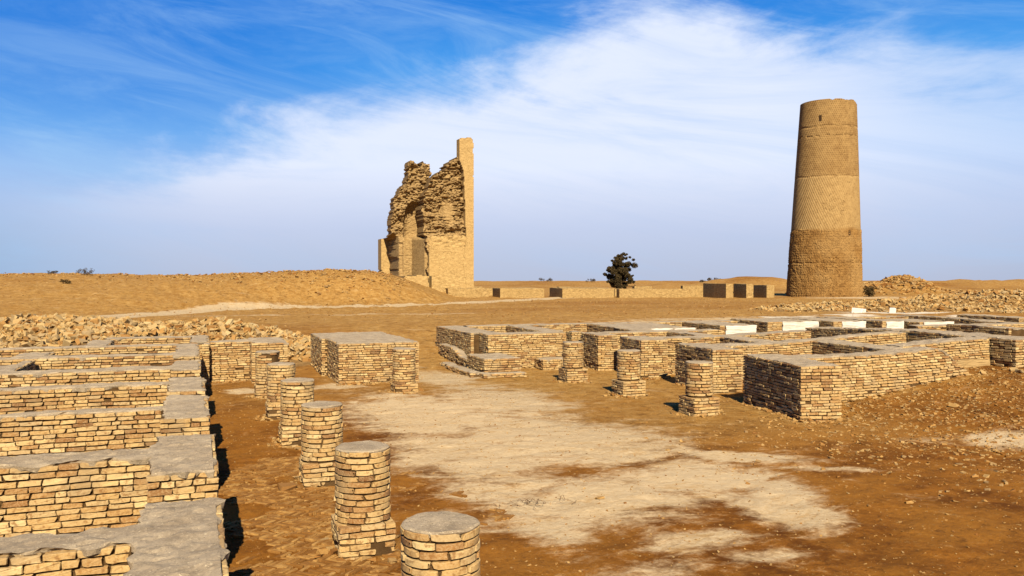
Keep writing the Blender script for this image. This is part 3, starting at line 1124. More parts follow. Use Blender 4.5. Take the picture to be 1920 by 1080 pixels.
column(6.12, 26.35, 'single column standing in front of the broad brick platform', GC[0], 650, 1.37, .28, .3)

# ------------------------------------------------------------------ herringbone paving by the left columns


def paving():
    t = bpy.data.objects.new('brick_paving', None)
    COL.objects.link(t)
    tag(t, 'worn herringbone brick paving between the left range and the columns', None, None, 'structure')
    g = random.Random(5)
    L, W = .225, .05
    recs = []
    # rows of slanted bricks, alternately leaning left and right
    pitch = L * .73
    ny = 0
    y = 5.2
    while y < 18.5:
        lean = 1 if ny % 2 else -1
        x = .34 + g.uniform(0, .03)
        while x < 4.4:
            keep = blob(np.array([x]), np.array([y]), [(1.3, 9.5, 1.3, 4.5, 0, 1), (3.2, 7.3, 1.3, 1.9, 0, .9), (1.3, 15.5, 1.2, 2.6, 0, .75), (4.2, 6.3, 1.2, 1.2, 0, .9)])[0]
            keep += float(fbm(np.array([x * 1.1]), np.array([y * 1.1]), 91, 3)[0]) * .9
            if keep > .42 and g.random() > .12 and not any(math.hypot(x - q[0][0], y - q[0][1]) < .43 for q in LC):
                z = gz(x, y) - .023 + max(0, g.gauss(.010, .006)) - .012 * max(0, .7 - keep)
                recs.append((x, y, z, g.gauss(0, .02), g.gauss(0, .025), R(45) * lean + g.gauss(0, .035), L * g.uniform(.85, 1.05) / BL, .048 / BD, g.uniform(.7, 1.0), g.randrange(len(BM)), True))
            x += W * 1.30
        y += pitch
        ny += 1
    recs.sort(key=lambda r: r[0] ** 2 + r[1] ** 2 if (to_view(r[0], r[1])[0] / to_view(r[0], r[1])[1] > -.345 and r[1] > 6.2) else 1e6)
    for r in recs[:300]:
        o = bpy.data.objects.new('paving_brick', PM[r[9]])
        COL.objects.link(o)
        o.parent = t
        o.location, o.rotation_euler, o.scale = r[0:3], r[3:6], r[6:9]
    a = np.array([q[:9] for q in recs[300:]])
    joined('remaining_paving', BT, [q[9] for q in recs[300:]], a[:, 0:3], a[:, 3:6], a[:, 6:9], M_PAVE_T, t)


def pave_material(name, attr=None):
    m, nt, b = new_mat(name)
    pos = nd(nt, 'ShaderNodeNewGeometry').outputs['Position']
    r = nd(nt, 'ShaderNodeAttribute', attribute_name=attr).outputs['Fac'] if attr else nd(nt, 'ShaderNodeObjectInfo').outputs['Random']
    c1 = ramp(nt, r, [(0, (.18, .075, .013)), (.5, (.30, .145, .036)), (1, (.44, .255, .085))])
    n1 = noise(nt, pos, 7, 5, .65)
    c1 = mixc(nt, smooth(nt, n1, .40, .66, 0, .85), c1, (.22, .10, .025))
    paint(nt, b, c1)
    bump(nt, b, noise(nt, pos, 40, 4, .6), .7, .01)
    return m


M_PAVE = pave_material('paving_brick')
M_PAVE_T = pave_material('paving_brick_joined', 'tint')
PM = []
for v, tt in BT[:18]:
    v2 = v.copy()
    # lie on its back: the long face turned up
    v2 = np.stack([v2[:, 0], v2[:, 2] / BH * BD, -v2[:, 1] / BD * .08], 1)
    me = mesh_np('paving_brick', v2, tt)
    me.materials.append(M_PAVE)
    PM.append(me)
BT_KEEP = BT
BT = [(np.stack([v[:, 0], v[:, 2] / BH * BD, -v[:, 1] / BD * .08], 1), tt) for v, tt in BT_KEEP]
paving()
BT = BT_KEEP

# ------------------------------------------------------------------ stones


def stone_template(seed, flat=.5):
    g = np.random.default_rng(seed)
    V = np.array([(x, y, z) for z in (-.5, .5) for y in (-.5, .5) for x in (-.5, .5)], float)
    V = V * np.array([1, g.uniform(.5, .85), g.uniform(.22, flat)]) + g.normal(0, .075, (8, 3))
    k = g.integers(0, 8)
    V[k] *= .55
    F = [(0, 2, 3), (0, 3, 1), (4, 5, 7), (4, 7, 6), (0, 1, 5), (0, 5, 4), (2, 6, 7), (2, 7, 3), (0, 4, 6), (0, 6, 2), (1, 3, 7), (1, 7, 5)]
    return V, np.array(F)


ST = [stone_template(800 + i, .42) for i in range(14)]
SM = []
for v, f in ST:
    me = mesh_np('stone', v, f, False, {'tint': np.zeros(len(v))})
    me.materials.append(M_STONE)
    SM.append(me)


def heap(name, label, hfun, xr, yr, n, smin, smax, mask, seed, res=.3):
    g = np.random.default_rng(seed)
    cx, cy = (xr[0] + xr[1]) / 2, (yr[0] + yr[1]) / 2
    t = thing(name, label, 'rubble heap', (cx, cy, 0))
    xs = np.arange(xr[0], xr[1], res)
    ys = np.arange(yr[0], yr[1], res)
    X, Y = np.meshgrid(xs, ys)
    A = hfun(X, Y)
    Z = ground_z(X, Y) + A + fbm(X * 1.2, Y * 1.2, seed, 4) * .25 * S(A / .3) - .10 - .5 * (A < .03)
    V = np.stack([X.ravel() - cx, Y.ravel() - cy, Z.ravel()], 1)
    i = np.arange(X.size).reshape(X.shape)
    F = np.stack([i[:-1, :-1].ravel(), i[:-1, 1:].ravel(), i[1:, 1:].ravel(), i[1:, :-1].ravel()], 1)
    obj('mound', mesh_np('mound', V, F, True), M_RUBBLE, t)
    px = g.uniform(*xr, n * 6)
    py = g.uniform(*yr, n * 6)
    a = hfun(px, py)
    ok = (a > .06 * (1 + g.random(len(px)) * 4)) & mask(px, py)
    px, py, a = px[ok][:n], py[ok][:n], a[ok][:n]
    sz = smin + (smax - smin) * g.random(len(px)) ** 2.2
    pz = ground_z(px, py) + a + fbm(px * 1.2, py * 1.2, seed, 4) * .25 * S(a / .3) - .10 + sz * g.uniform(-.05, .26, len(px))
    rot = np.stack([g.normal(0, .55, len(px)), g.normal(0, .55, len(px)), g.uniform(0, 6.28, len(px))], 1)
    w = g.integers(0, len(ST), len(px))
    _, d = to_view(px, py)
    order = np.argsort(-(sz / d))
    big, rest = order[:300], order[300:]
    for k in big:
        o = bpy.data.objects.new('stone', SM[w[k]])
        COL.objects.link(o)
        o.parent = t
        o.location = (px[k] - cx, py[k] - cy, pz[k])
        o.rotation_euler = rot[k]
        o.scale = (sz[k],) * 3
    loc = np.stack([px - cx, py - cy, pz], 1)
    joined('small_stones', ST, w[rest], loc[rest], rot[rest], np.repeat(sz[rest][:, None], 3, 1), M_STONE, t)


LCREST = [(-14, 46.5), (-8.4, 44.4), (-5.4, 43.0), (-2.0, 41.6), (.8, 40.9), (3.0, 39.6), (4.9, 36.8)]


def left_heap(X, Y):
    d = seg_dist(X, Y, LCREST)
    amp = np.interp(X, [-14, -8, -5.4, -3.2, -1.2, .8, 3, 5, 6.5], [.55, .58, .76, .56, .40, .62, .45, .22, .0])
    front = Y < np.interp(X, [p[0] for p in LCREST], [p[1] for p in LCREST])
    wd = np.where(front, np.interp(X, [-6, -3, 0, 5], [12, 9, 5.5, 3.5]), 4.0)
    return amp * (1 - S(d / wd)) ** .9


heap('rubble_heap', 'long heap of broken bricks behind the left range of walls', left_heap, (-14, 7.5), (28, 48), 8500, .10, .40,
     lambda x, y: ~((x > -3.2) & (y < 34.9)) & ~((x > -6.8) & (y < 30.9)) & (y > 27.5), 71)


def right_heap(X, Y):
    s, d = to_view(X, Y)
    amp = np.interp(s, [18, 20, 23, 27, 31, 34, 38, 42, 60, 70], [0, .25, .55, .55, 1.0, 1.25, 1.5, 1.3, 1.5, 0])
    dd = d - 66
    return amp * np.where(dd < 0, 1 - S(-dd / 6.5), 1 - S(dd / 4.5))


_c = to_site(42, 65)
heap('rubble_heap', 'broad heap of broken bricks in front of the round tower', right_heap, (_c[0] - 24, _c[0] + 22), (_c[1] - 16, _c[1] + 17), 9500, .16, .40,
     lambda x, y: np.abs(to_view(x, y)[1] - 65) < 9, 72, .5)


def loose(name, n, sampler, smin, smax, seed, sink=.2, power=3):
    g = np.random.default_rng(seed)
    px, py = sampler(g, n)
    n = len(px)
    sz = smin + (smax - smin) * g.random(n) ** power
    rot = np.stack([g.normal(0, .3, n), g.normal(0, .3, n), g.uniform(0, 6.28, n)], 1)
    pz = ground_z(px, py) + sz * sink * .5
    o = joined(name, ST, g.integers(0, len(ST), n), np.stack([px, py, pz], 1), rot, np.repeat(sz[:, None], 3, 1), M_GRAVEL, None)
    return o


def samp_right(g, n):
    x = g.uniform(9, 27, n * 3)
    y = g.uniform(7, 20, n * 3)
    p = (.06 + .94 * S((x - 9.5) / 8)) * (.35 + .65 * S((y - 9) / 6)) * (y < np.interp(x, [9, 15, 20.5, 22, 27], [17, 18.9, 19, 20, 19.2]))
    k = g.random(n * 3) < p
    return x[k][:n], y[k][:n]


def samp_court(g, n):
    x = g.uniform(.4, 15, n)
    y = g.uniform(6, 31, n)
    return x, y


def samp_field(g, n):
    s_ = g.uniform(-62, 50, n)
    d_ = 38 + 60 * g.random(n) ** .8
    x, y = to_site(s_, d_)
    k = (y > 39.5) & ~((x > 5) & (x < 45) & (y < 40))
    return x[k], y[k]


tag(loose('gravel', 15000, samp_right, .012, .11, 1, .05), 'small chips of brick scattered over the brown earth slope', None, None, 'stuff')
tag(loose('gravel', 12000, samp_court, .008, .040, 2, .3), 'fine gravel strewn over the court', None, None, 'stuff')
tag(loose('gravel', 11000, samp_field, .03, .15, 3, .3, 4), 'small stones strewn over the hill and the open slope', None, None, 'stuff')


def samp_crest(g, n):
    s_ = g.uniform(-60, -11, n)
    d_ = g.normal(86, 4.5, n)
    k = g.random(n) < np.interp(s_, [-60, -34, -28, -12], [.15, .2, .9, 1.0])
    return to_site(s_[k], d_[k])


tag(loose('gravel', 6000, samp_crest, .07, .34, 5, .3, 4), 'broken stones strewn along the crest of the left hill', None, None, 'stuff')


def samp_towerfoot(g, n):
    k = g.integers(0, 3, n)
    cs = np.array([58.4, 54.0, 66.0])[k] + g.normal(0, 1, n) * np.array([2.8, 2.8, 9.0])[k]
    cd = np.array([127.5, 126.5, 132])[k] + g.normal(0, 3.5, n)
    return to_site(cs, cd)


tag(loose('gravel', 3500, samp_towerfoot, .12, .75, 6, .3, 3), 'broken masonry strewn on the mounds right of the tower', None, None, 'stuff')


def samp_feet(g, n):
    """fallen chips at the feet of the columns and of the walls round the court"""
    cols_ = np.array([q[0] for q in LC] + [q[0] for q in RCOL] + [(6.12, 26.35)])
    k = g.integers(0, len(cols_), n // 2)
    a_ = g.uniform(0, 6.28, n // 2)
    r_ = .40 + np.abs(g.normal(0, .16, n // 2))
    X1, Y1 = cols_[k, 0] + r_ * np.cos(a_), cols_[k, 1] + r_ * np.sin(a_)
    segs = np.array([(14.1, 17.4, 15.2, 17.2), (14.1, 17.4, 14.6, 20.6), (15.5, 19.2, 20.5, 19.2), (4.45, 28.7, 7.2, 28.7), (10.65, 31.45, 14, 31.45), (9.75, 29.2, 11.2, 29.2), (14.9, 22.5, 15.2, 25.0),
                     (.44, 31.0, 1.75, 31.0), (20.4, 20.2, 23.8, 20.2), (14.8, 26.7, 15.9, 26.7)])
    k = g.integers(0, len(segs), n - n // 2)
    t_ = g.random(n - n // 2)
    o_ = np.abs(g.normal(0, .14, n - n // 2))
    X2 = segs[k, 0] * (1 - t_) + segs[k, 2] * t_ - o_ * .4
    Y2 = segs[k, 1] * (1 - t_) + segs[k, 3] * t_ - o_
    return np.concatenate([X1, X2]), np.concatenate([Y1, Y2])


tag(loose('gravel', 3200, samp_feet, .015, .16, 8, .25, 4), 'chips of brick fallen at the feet of the walls and columns', None, None, 'stuff')
gg = np.random.default_rng(44)
bx, by = [], []
while len(bx) < 40:
    x, y = gg.uniform(15.5, 26.5), gg.uniform(12.5, 19.6)
    if gg.random() < S((x - 16) / 6) * S((y - 12) / 4) and y < (18.9 if x < 20.5 else (20.0 if x < 23.4 else 19.1)):
        bx.append(x)
        by.append(y)
for x, y in zip(bx, by):
    s_ = .09 + .20 * gg.random() ** 2
    o = obj('brick_fragment', SM[gg.integers(0, len(SM))], None, None, (x, y, gz(x, y) + s_ * .12), (gg.normal(0, .35), gg.normal(0, .35), gg.uniform(0, 6.28)), (s_, s_, s_))
    tag(o, 'broken brick fragment lying on the earth slope at the right', 'brick fragment', 'brick fragments on the right slope')
o = obj('brick_fragment', SM[2], None, None, (1.45, 14.9, gz(1.45, 14.9) + .04), (0, .1, .3), (.3, .3, .3))
tag(o, 'loose brick lying left of the third left-row column base', 'brick fragment')
o = obj('stone', SM[5], None, None, (6.1, 12.4, gz(6.1, 12.4) + .02), (0, 0, 0), (.14, .12, .12))
tag(o, 'small dark stone on the pale crust beside the dry twigs', 'stone')
M_WHITE, nt_, b_ = new_mat('white_stone')
b_.inputs['Base Color'].default_value = (.50, .44, .36, 1)
for (s_, d_, sc, lab) in ((24.4, 60.0, (.85, .7, .5), 'large white stone block lying below the stone heap'), (27.0, 60.5, (.34, .34, .6), 'small upright white stone right of the large white block')):
    x, y = to_site(s_, d_)
    vt, ft = BT[int(s_) % 18]
    vt = vt / np.array([BL, BD, BH]) * np.array([1, 1, .8])
    o = obj('white_stone', mesh_np('white_stone', vt, ft), M_WHITE, None, (x, y, gz(x, y) + .2 * sc[2]), (0.1, .05, .5), sc)
    tag(o, lab, 'stone', 'white stones')

# ------------------------------------------------------------------ the ruined portal


def masonry_material(name, cols, scale=1.0, bd=.08):
    """far brickwork: courses too small to tell apart"""
    m, nt, b = new_mat(name)
    pos = nd(nt, 'ShaderNodeNewGeometry').outputs['Position']
    mp = nd(nt, 'ShaderNodeMapping')
    mp.inputs['Scale'].default_value = (1, 1, 2.6)
    nt.links.new(pos, mp.inputs[0])
    n1 = noise(nt, mp.outputs[0], 1.9 * scale, 8, .7)
    n2 = noise(nt, pos, .35 * scale, 5, .6)
    col = mixc(nt, smooth(nt, n1, .32, .68), cols[0], cols[1])
    col = mixc(nt, smooth(nt, n2, .40, .65, 0, .6), col, cols[2])
    n3 = noise(nt, mp.outputs[0], 4.5 * scale, 4, .7)
    col = mixc(nt, smooth(nt, n3, .46, .34, 0, .85), col, tuple(v * .33 for v in cols[0]))
    paint(nt, b, col)
    bump(nt, b, mth(nt, 'ADD', n1, mth(nt, 'MULTIPLY', n3, .6)), 1.0, bd)
    return m


M_RUIN = masonry_material('ruined_masonry', [(.24, .145, .058), (.47, .325, .155), (.36, .235, .100)], 1.4, .03)
M_FACE = masonry_material('smooth_masonry', [(.33, .21, .082), (.54, .375, .17), (.46, .305, .13)], 1.3, .012)


M_FAR = masonry_material('far_masonry', [(.24, .145, .052), (.52, .36, .16), (.38, .25, .10)], 1.5, .002)


def in_poly(px, py, poly):
    r = np.zeros(px.shape, bool)
    n = len(poly)
    for i in range(n):
        x0, y0 = poly[i]
        x1, y1 = poly[(i + 1) % n]
        cnd = ((y0 > py) != (y1 > py)) & (px < (x1 - x0) * (py - y0) / ((y1 - y0) if y1 != y0 else 1e-9) + x0)
        r ^= cnd
    return r


def relief(name, poly, depth, thick, mat, parent, rough_edge=.25, step=.16, seed=0):
    """standing masonry with its own thickness: front relief depth(x,z), ragged outline in course steps"""
    xs0, xs1 = min(p[0] for p in poly) - .3, max(p[0] for p in poly) + .3
    zs0, zs1 = min(p[1] for p in poly), max(p[1] for p in poly) + .3
    nx, nz = int((xs1 - xs0) / step), int((zs1 - zs0) / step)
    xs = xs0 + np.arange(nx + 1) * step
    zs = zs0 + np.arange(nz + 1) * step
    cxg, czg = np.meshgrid((xs[:-1] + xs[1:]) / 2, (zs[:-1] + zs[1:]) / 2)
    jx = fbm(cxg * .9, czg * 2.2, seed + 5, 3) * rough_edge * 2
    jz = fbm(cxg * 1.4, czg * .9, seed + 9, 3) * rough_edge * 1.4
    ins = in_poly(cxg + jx, czg + jz, poly)
    gx, gzz = np.meshgrid(xs, zs)
    yf = depth(gx, gzz)
    Vf = np.stack([gx, yf, gzz], -1).reshape(-1, 3)
    tb = thick(gx, gzz) if callable(thick) else thick
    Vb = np.stack([gx, yf * 0 + tb, gzz], -1).reshape(-1, 3)
    N = (nx + 1) * (nz + 1)
    i = np.arange(N).reshape(nz + 1, nx + 1)
    a, b_, c_, d_ = i[:-1, :-1][ins], i[:-1, 1:][ins], i[1:, 1:][ins], i[1:, :-1][ins]
    F = [np.stack([a, b_, c_, d_], 1), np.stack([d_ + N, c_ + N, b_ + N, a + N], 1)]
    P = np.pad(ins, 1)
    for (dz, dx, e0, e1) in ((0, -1, (1, 0), (0, 0)), (0, 1, (0, 1), (1, 1)), (-1, 0, (0, 0), (0, 1)), (1, 0, (1, 1), (1, 0))):
        nb = P[1 + dz:1 + dz + nz, 1 + dx:1 + dx + nx]
        r, q = np.where(ins & ~nb)
        p0 = i[r + e0[0], q + e0[1]]
        p1 = i[r + e1[0], q + e1[1]]
        F.append(np.stack([p1, p0, p0 + N, p1 + N], 1))
    F = np.concatenate(F)
    V = np.concatenate([Vf, Vb])
    used = np.unique(F)
    mp = np.zeros(len(V), int)
    mp[used] = np.arange(len(used))
    return obj(name, mesh_np(name, V[used], mp[F]), mat, parent)


def portal():
    X0, Y0 = 27.0, 103.0
    t = thing('ruined_portal', 'tall ruined brick portal with a half dome and one slim spike left standing', 'ruin', (X0, Y0, 0))

    def loc(p):
        return [(x - X0, z) for x, z in p]
    # right pylon core: broken rubble masonry above, its facing fallen off
    core = loc([(27.05, -1), (27.05, 6.9), (26.6, 8.9), (26.85, 10.2), (26.45, 11.9), (26.85, 14.2), (27.35, 15.2), (28.2, 16.4), (29.4, 17.2), (30.5, 18.4), (31.0, 19.0), (31.6, 19.0), (32.5, 17), (32.6, -1)])

    def core_d(x, z):
        r = fbm(x * .6, z * 1.0, 20, 3, .5) * .9 + fbm(x * 1.5, np.floor(z / .22) * .9, 25, 4, .65) * .62 + fbm(x * 4.5, np.floor(z / .11) * 2.1, 26, 2) * .42
        up = S((z - 8.2) / 1.2)
        hollow = .9 * np.exp(-((x - 1.8) / 2.6) ** 2 - ((z - 12) / 5) ** 2)
        patch = np.exp(-(((x - 2.9) / .8) ** 2 + ((z - 11.9) / 1.6) ** 2) ** 2)
        return .15 + up * (.55 + hollow * .4 + r * (1 - .92 * patch))
    relief('core_masonry', core, core_d, lambda x, z: 4.6 - .05 * z + 0 * x, M_RUIN, t, .28, .085, 1)
    face = loc([(27.12, -1), (27.12, 7.45), (32.75, 7.5), (32.75, -1)])
    relief('lower_facing', face, lambda x, z: -.06 + fbm(x * 2, z * 3, 33, 3) * .04, .6, M_FACE, t, .05, .15, 2)
    band = loc([(27.3, 7.4), (27.2, 8.7), (32.6, 8.9), (32.7, 7.4)])
    relief('worn_band', band, lambda x, z: .06 + fbm(x * 1.4, z * 3, 36, 4) * .25, .6, M_FACE, t, .2, .15, 3)
    spike = loc([(31.55, 5), (31.9, 9), (31.75, 13), (31.6, 17), (31.0, 18.4), (31.0, 20.9), (31.3, 21.15), (32.5, 21.2), (32.85, 20.9), (32.95, -1), (32.4, -1)])
    relief('slim_spike', spike, lambda x, z: -.12 + fbm(x * 2, z * 2, 38, 3) * .05, 1.15, M_FACE, t, .04, .11, 4)
    # left part: niche under the stump of the half dome, set back behind the pylon
    left = loc([(23.9, -1), (23.9, 8.5), (23.0, 9.0), (23.05, 10.8), (23.45, 13.0), (24.25, 14.7), (25.0, 15.8), (25.3, 16.4), (25.3, 18.5), (26.0, 18.25), (26.8, 17.9), (26.95, 17.3), (27.15, 18.2), (28.15, 18.1),
                (28.2, 16.2), (28.6, 15.4), (28.6, -1)])

    def left_d(x, z):
        x = x + X0
        z = np.asarray(z)
        inn = ((x - 26.05) / 1.35) ** 2 + np.where(z > 11.0, ((z - 11.0) / 2.3) ** 2, 0) < 1
        rough = (fbm(x * .7, z * 1.0, 51, 3, .5) * .7 + fbm(x * 1.9, np.floor(z / .24) * .8, 52, 4, .65) * .55 + fbm(x * 4.5, np.floor(z / .11) * 2.1, 53, 2) * .40)
        hi = S((z - 8.3) / .8)
        base = 3.4 + rough * (.08 + .92 * hi * (1 - .85 * inn))
        bowl = 1.7 * np.sqrt(np.clip(1 - ((x - 26.05) / 1.35) ** 2 - np.where(z > 11.0, ((z - 11.0) / 2.3) ** 2, 0), 0, 1)) - .3 * inn * S((z - 11.5) / 1.5)
        # below: set-back left end, forward panel, flat niche, and the side of the pylon
        lowp = np.interp(x, [22.3, 23.40, 23.50, 24.0, 24.70, 24.76, 26.0, 26.8], [8.4, 8.4, 8.2, 3.0, 3.0, 4.5, 4.5, .9])
        lowp = lowp + .18 * ((x > 23.95) & (x < 24.55) & (z > 4.3) & (z < 8.0)) + .12 * (np.abs(z - 6.2) < .12) * (x > 23.7) * (x < 24.7)
        lowp = lowp + .25 * S((z - 7.6) / .5) * (x > 24.7) * (x < 26.1) * 0
        return (base + bowl) * hi + (lowp + rough * .10) * (1 - hi) + fbm(x * 3, z * 3, 55, 3) * .06
    relief('niche_wall', left, left_d, lambda x, z: np.where(z < 8.7, 9.6, 5.7) + 0 * x, M_RUIN, t, .22, .085, 5)
    jamb = loc([(22.85, -1), (22.85, 8.7), (24.3, 8.7), (24.3, -1)])
    relief('left_jamb', jamb, lambda x, z: 8.3 + fbm(x * 2, z * 2, 58, 3) * .08, 10.4, M_FACE, t, .05, .14, 6)
    plinth = loc([(22.4, -1), (22.9, 2.8), (23.6, 3.8), (26.45, 3.8), (26.5, -1)])
    relief('front_plinth', plinth, lambda x, z: -2.0 + fbm(x * 2, z * 3, 61, 3) * .06, 3.2, M_FACE, t, .12, .14, 7)
    step = loc([(27.15, -1), (27.15, 3.75), (28.2, 3.75), (28.2, 2.2), (28.9, 2.1), (28.9, -1)])
    relief('corner_buttress', step, lambda x, z: -1.2 + fbm(x * 2, z * 3, 64, 3) * .05, .3, M_FACE, t, .06, .14, 8)


portal()


def far_wall(label, x0, y0, x1, y1, h, group='low far walls in front of the portal', mat=None):
    cx, cy = (x0 + x1) / 2, y0
    g0 = gz(cx, cy)
    t = thing('low_wall', label, 'brick wall', (cx, cy, g0), R(-10), group)
    w_, dp = x1 - x0, y1 - y0
    t.location.z = 0
    q = [(-w_ / 2, 0, w_ / 2, dp)]
    slab(q, lambda x, y: g0 + h + 0 * x, g0 - 1.5, .5, 0, .003, mat or M_FAR, 'masonry', t, (cx, cy), None, .05, .02, int(cx))
    return t


for i, (lab, x0, y0, x1, y1, h) in enumerate([
        ('low far wall at the foot of the portal, left end of the row', 28.6, 99.4, 33.6, 104.0, 1.15),
        ('low far wall second in the row right of the portal', 34.7, 97.6, 40.2, 103.5, 1.2),
        ('long low far wall in front of the lone tree', 42.0, 95.3, 48.6, 102.4, 1.2),
        ('low far wall to the right of the lone tree', 48.7, 93.0, 57.6, 94.2, 1.05),
        ('very low wall remnant just behind the far row, near the tree', 52, 101, 56, 102, 1.0),
        ('small wall stump in the far court right of the portal', 36.5, 108, 38.6, 109.5, 1.0),
        ('tiny wall stump far behind the second far wall', 41.0, 108, 43.0, 109.2, 1.1),
        ('small wall stump behind the right part of the far row', 58.5, 100, 60.8, 101.5, 1.0),
        ('low dark-topped wall running behind the far row towards the round tower', 57.5, 93.2, 60.2, 93.9, 1.45),
        ('narrow wall stump close to the right foot of the portal', 33.4, 106.5, 35.2, 108.0, 1.25),
        ('square wall remnant midway between portal and lone tree, behind the row', 45.2, 104.0, 46.8, 105.4, 1.3),
        ('short wall remnant just right of the lone tree', 56.5, 104.0, 59.0, 105.0, 1.35)]):
    far_wall(lab, x0, y0, x1, y1, h)
for lab, x0, y0, x1, y1, h in [('long dark far wall seen end-on, left of the round tower', 60.6, 88.5, 61.5, 95.5, 1.75), ('square dark far wall stump left of the round tower', 62.9, 87.6, 63.8, 91.2, 1.75),
                               ('dark far wall stump nearest the round tower', 65.2, 86.7, 66.2, 90.2, 1.55)]:
    far_wall(lab, x0, y0, x1, y1, h, 'far wall stumps left of the round tower')

# ------------------------------------------------------------------ the round tower


def tower():
    bx_, by_ = to_site(40.95, 112.0)
    g0 = .9
    t = thing('round_tower', 'tall tapering round brick tower with a broken rim, standing on the plain', 'tower', (bx_, by_, g0))
    Htot = 25.4
    nt_, nz_ = 560, 380
    th = np.linspace(0, 2 * math.pi, nt_, endpoint=False)
    zz = np.linspace(-1.0, Htot, nz_)
    TH, Z = np.meshgrid(th, zz)
    f = np.clip(Z / Htot, 0, 1)
    rad = 4.66 - 1.18 * f ** 1.12
    zb, ztop = 8.75, 15.6
    wob = fbm(TH * 4, Z * .2, 5, 3) * .5
    lower = Z < zb + wob
    s = TH * 4.0
    nb = 88
    # upper shaft: bricks laid in pairs, open joints set in a lozenge net
    lat = np.cos(TH * nb) * np.cos(Z * math.pi / .26)
    net = -.045 * np.clip((np.abs(lat) - .35) / .4, 0, 1) * (lat > 0)
    fine = -.028 * np.clip((np.cos(TH * nb + Z * math.pi / .30) - .2) / .6, 0, 1)
    rel = np.where(Z > ztop, net, fine)
    cours = -.016 * (np.cos(Z * 2 * math.pi / .30) > .5) + fbm(TH * 58, Z * 7.5, 80, 3, .6) * .085 + fbm(TH * 9, Z * 1.6, 84, 3) * .05 - .07 * (fbm(TH * 44, Z * 6, 83, 2) > .34) * (Z < 5.2)
    rel = np.where(lower, cours + .06, rel)
    for zr, dp in ((22.0, .07), (20.8, .09), (15.6, .05), (4.55, .09)):
        rel = rel - dp * np.exp(-((Z - zr - fbm(TH * 3, Z * 0, 3, 3) * .25) / .11) ** 2) * (fbm(TH * 9, Z, 12, 3) > -.25)
    dam = np.exp(-(((TH - (math.pi * 1.36)) / .28) ** 2 + ((Z - 11.6) / .8) ** 2))
    rel = rel - .03 * (dam > .15) * (fbm(TH * 40, Z * 5, 88, 3) > .10)
    rad = rad + rel
    lean = .45 * f
    Xv = rad * np.cos(TH) + lean * CY
    Yv = rad * np.sin(TH) - lean * SY
    topcut = Htot - .15 + fbm(np.cos(TH) * 3.0, np.sin(TH) * 3.0, 93, 4, .6) * .45
    topcut = topcut - np.clip(np.cos(TH + .0) * .2, -.2, .2)
    Zv = np.where(f > .93, np.minimum(Z, topcut), Z)
    V = np.stack([Xv, Yv, Zv], -1).reshape(-1, 3)
    i = np.arange(nt_ * nz_).reshape(nz_, nt_)
    j = np.roll(i, -1, 1)
    F = np.stack([i[:-1].ravel(), j[:-1].ravel(), j[1:].ravel(), i[1:].ravel()], 1)
    # inner rim
    Vi = V[i[-1]].copy()
    Vi[:, 0] = (Vi[:, 0] - lean[-1] * CY) * .72 + lean[-1] * CY
    Vi[:, 1] = (Vi[:, 1] + lean[-1] * SY) * .72 - lean[-1] * SY
    Vj = Vi.copy()
    Vj[:, 2] -= 6
    n0 = len(V)
    k = np.arange(nt_)
    k2 = np.roll(k, -1)
    F2 = np.stack([i[-1], j[-1], n0 + k2, n0 + k], 1)
    F3 = np.stack([n0 + k, n0 + k2, n0 + nt_ + k2, n0 + nt_ + k], 1)
    VV = np.concatenate([V, Vi, Vj])
    m, nt, b = new_mat('tower_brick')
    pos = nd(nt, 'ShaderNodeTexCoord').outputs['Object']
    sp = nd(nt, 'ShaderNodeSeparateXYZ')
    nt.links.new(pos, sp.inputs[0])
    n1 = noise(nt, pos, 1.6, 7, .68)
    n2 = noise(nt, pos, .28, 4, .55)
    n4 = noise(nt, pos, 4.5, 5, .75)
    up = mixc(nt, smooth(nt, n1, .3, .7), (.215, .122, .045), (.335, .208, .082))
    mid_ = mixc(nt, smooth(nt, n1, .3, .7), (.30, .187, .076), (.41, .272, .118))
    lo = mixc(nt, smooth(nt, n1, .3, .7), (.18, .090, .025), (.32, .178, .057))
    zc = mth(nt, 'ADD', sp.outputs[2], mth(nt, 'MULTIPLY', mth(nt, 'SUBTRACT', n2, .5), 1.6))
    col = mixc(nt, smooth(nt, zc, 15.5, 15.8), mid_, up)
    col = mixc(nt, smooth(nt, zc, 9.05, 8.55), col, lo)
    col = mixc(nt, smooth(nt, n2, .42, .64, 0, .35), col, (.40, .26, .11))
    col = mixc(nt, smooth(nt, n4, .46, .30, 0, .85), col, (.085, .038, .010))
    paint(nt, b, col)
    bump(nt, b, n4, .8, .008)
    obj('shaft', mesh_np('shaft', VV, np.concatenate([F, F2, F3])), m, t)
    # slit windows: solid boxes, the shade of the openings put into their dark colour
    mk, ntk, bk = new_mat('opening_shade')
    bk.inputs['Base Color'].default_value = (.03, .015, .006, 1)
    for az_off, z, hh in ((-.25, 23.0, .75), (.66, 8.2, .95)):
        # direction on the shaft seen from the viewpoint
        face = math.atan2(-by_, -bx_)
        a = face + math.asin(az_off)
        fz = z / Htot
        r0 = 4.66 - 1.18 * fz ** 1.12
        x = (r0 - .10) * math.cos(a) + .45 * fz * CY
        y = (r0 - .10) * math.sin(a) - .45 * fz * SY
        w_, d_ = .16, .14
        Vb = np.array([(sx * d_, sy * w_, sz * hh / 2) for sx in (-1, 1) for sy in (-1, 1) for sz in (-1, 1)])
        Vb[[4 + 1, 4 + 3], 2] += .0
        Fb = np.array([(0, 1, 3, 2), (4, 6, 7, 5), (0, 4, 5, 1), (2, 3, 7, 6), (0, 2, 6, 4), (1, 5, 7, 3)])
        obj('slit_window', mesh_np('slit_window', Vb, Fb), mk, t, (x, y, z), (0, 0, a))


tower()

# ------------------------------------------------------------------ tree and shrubs


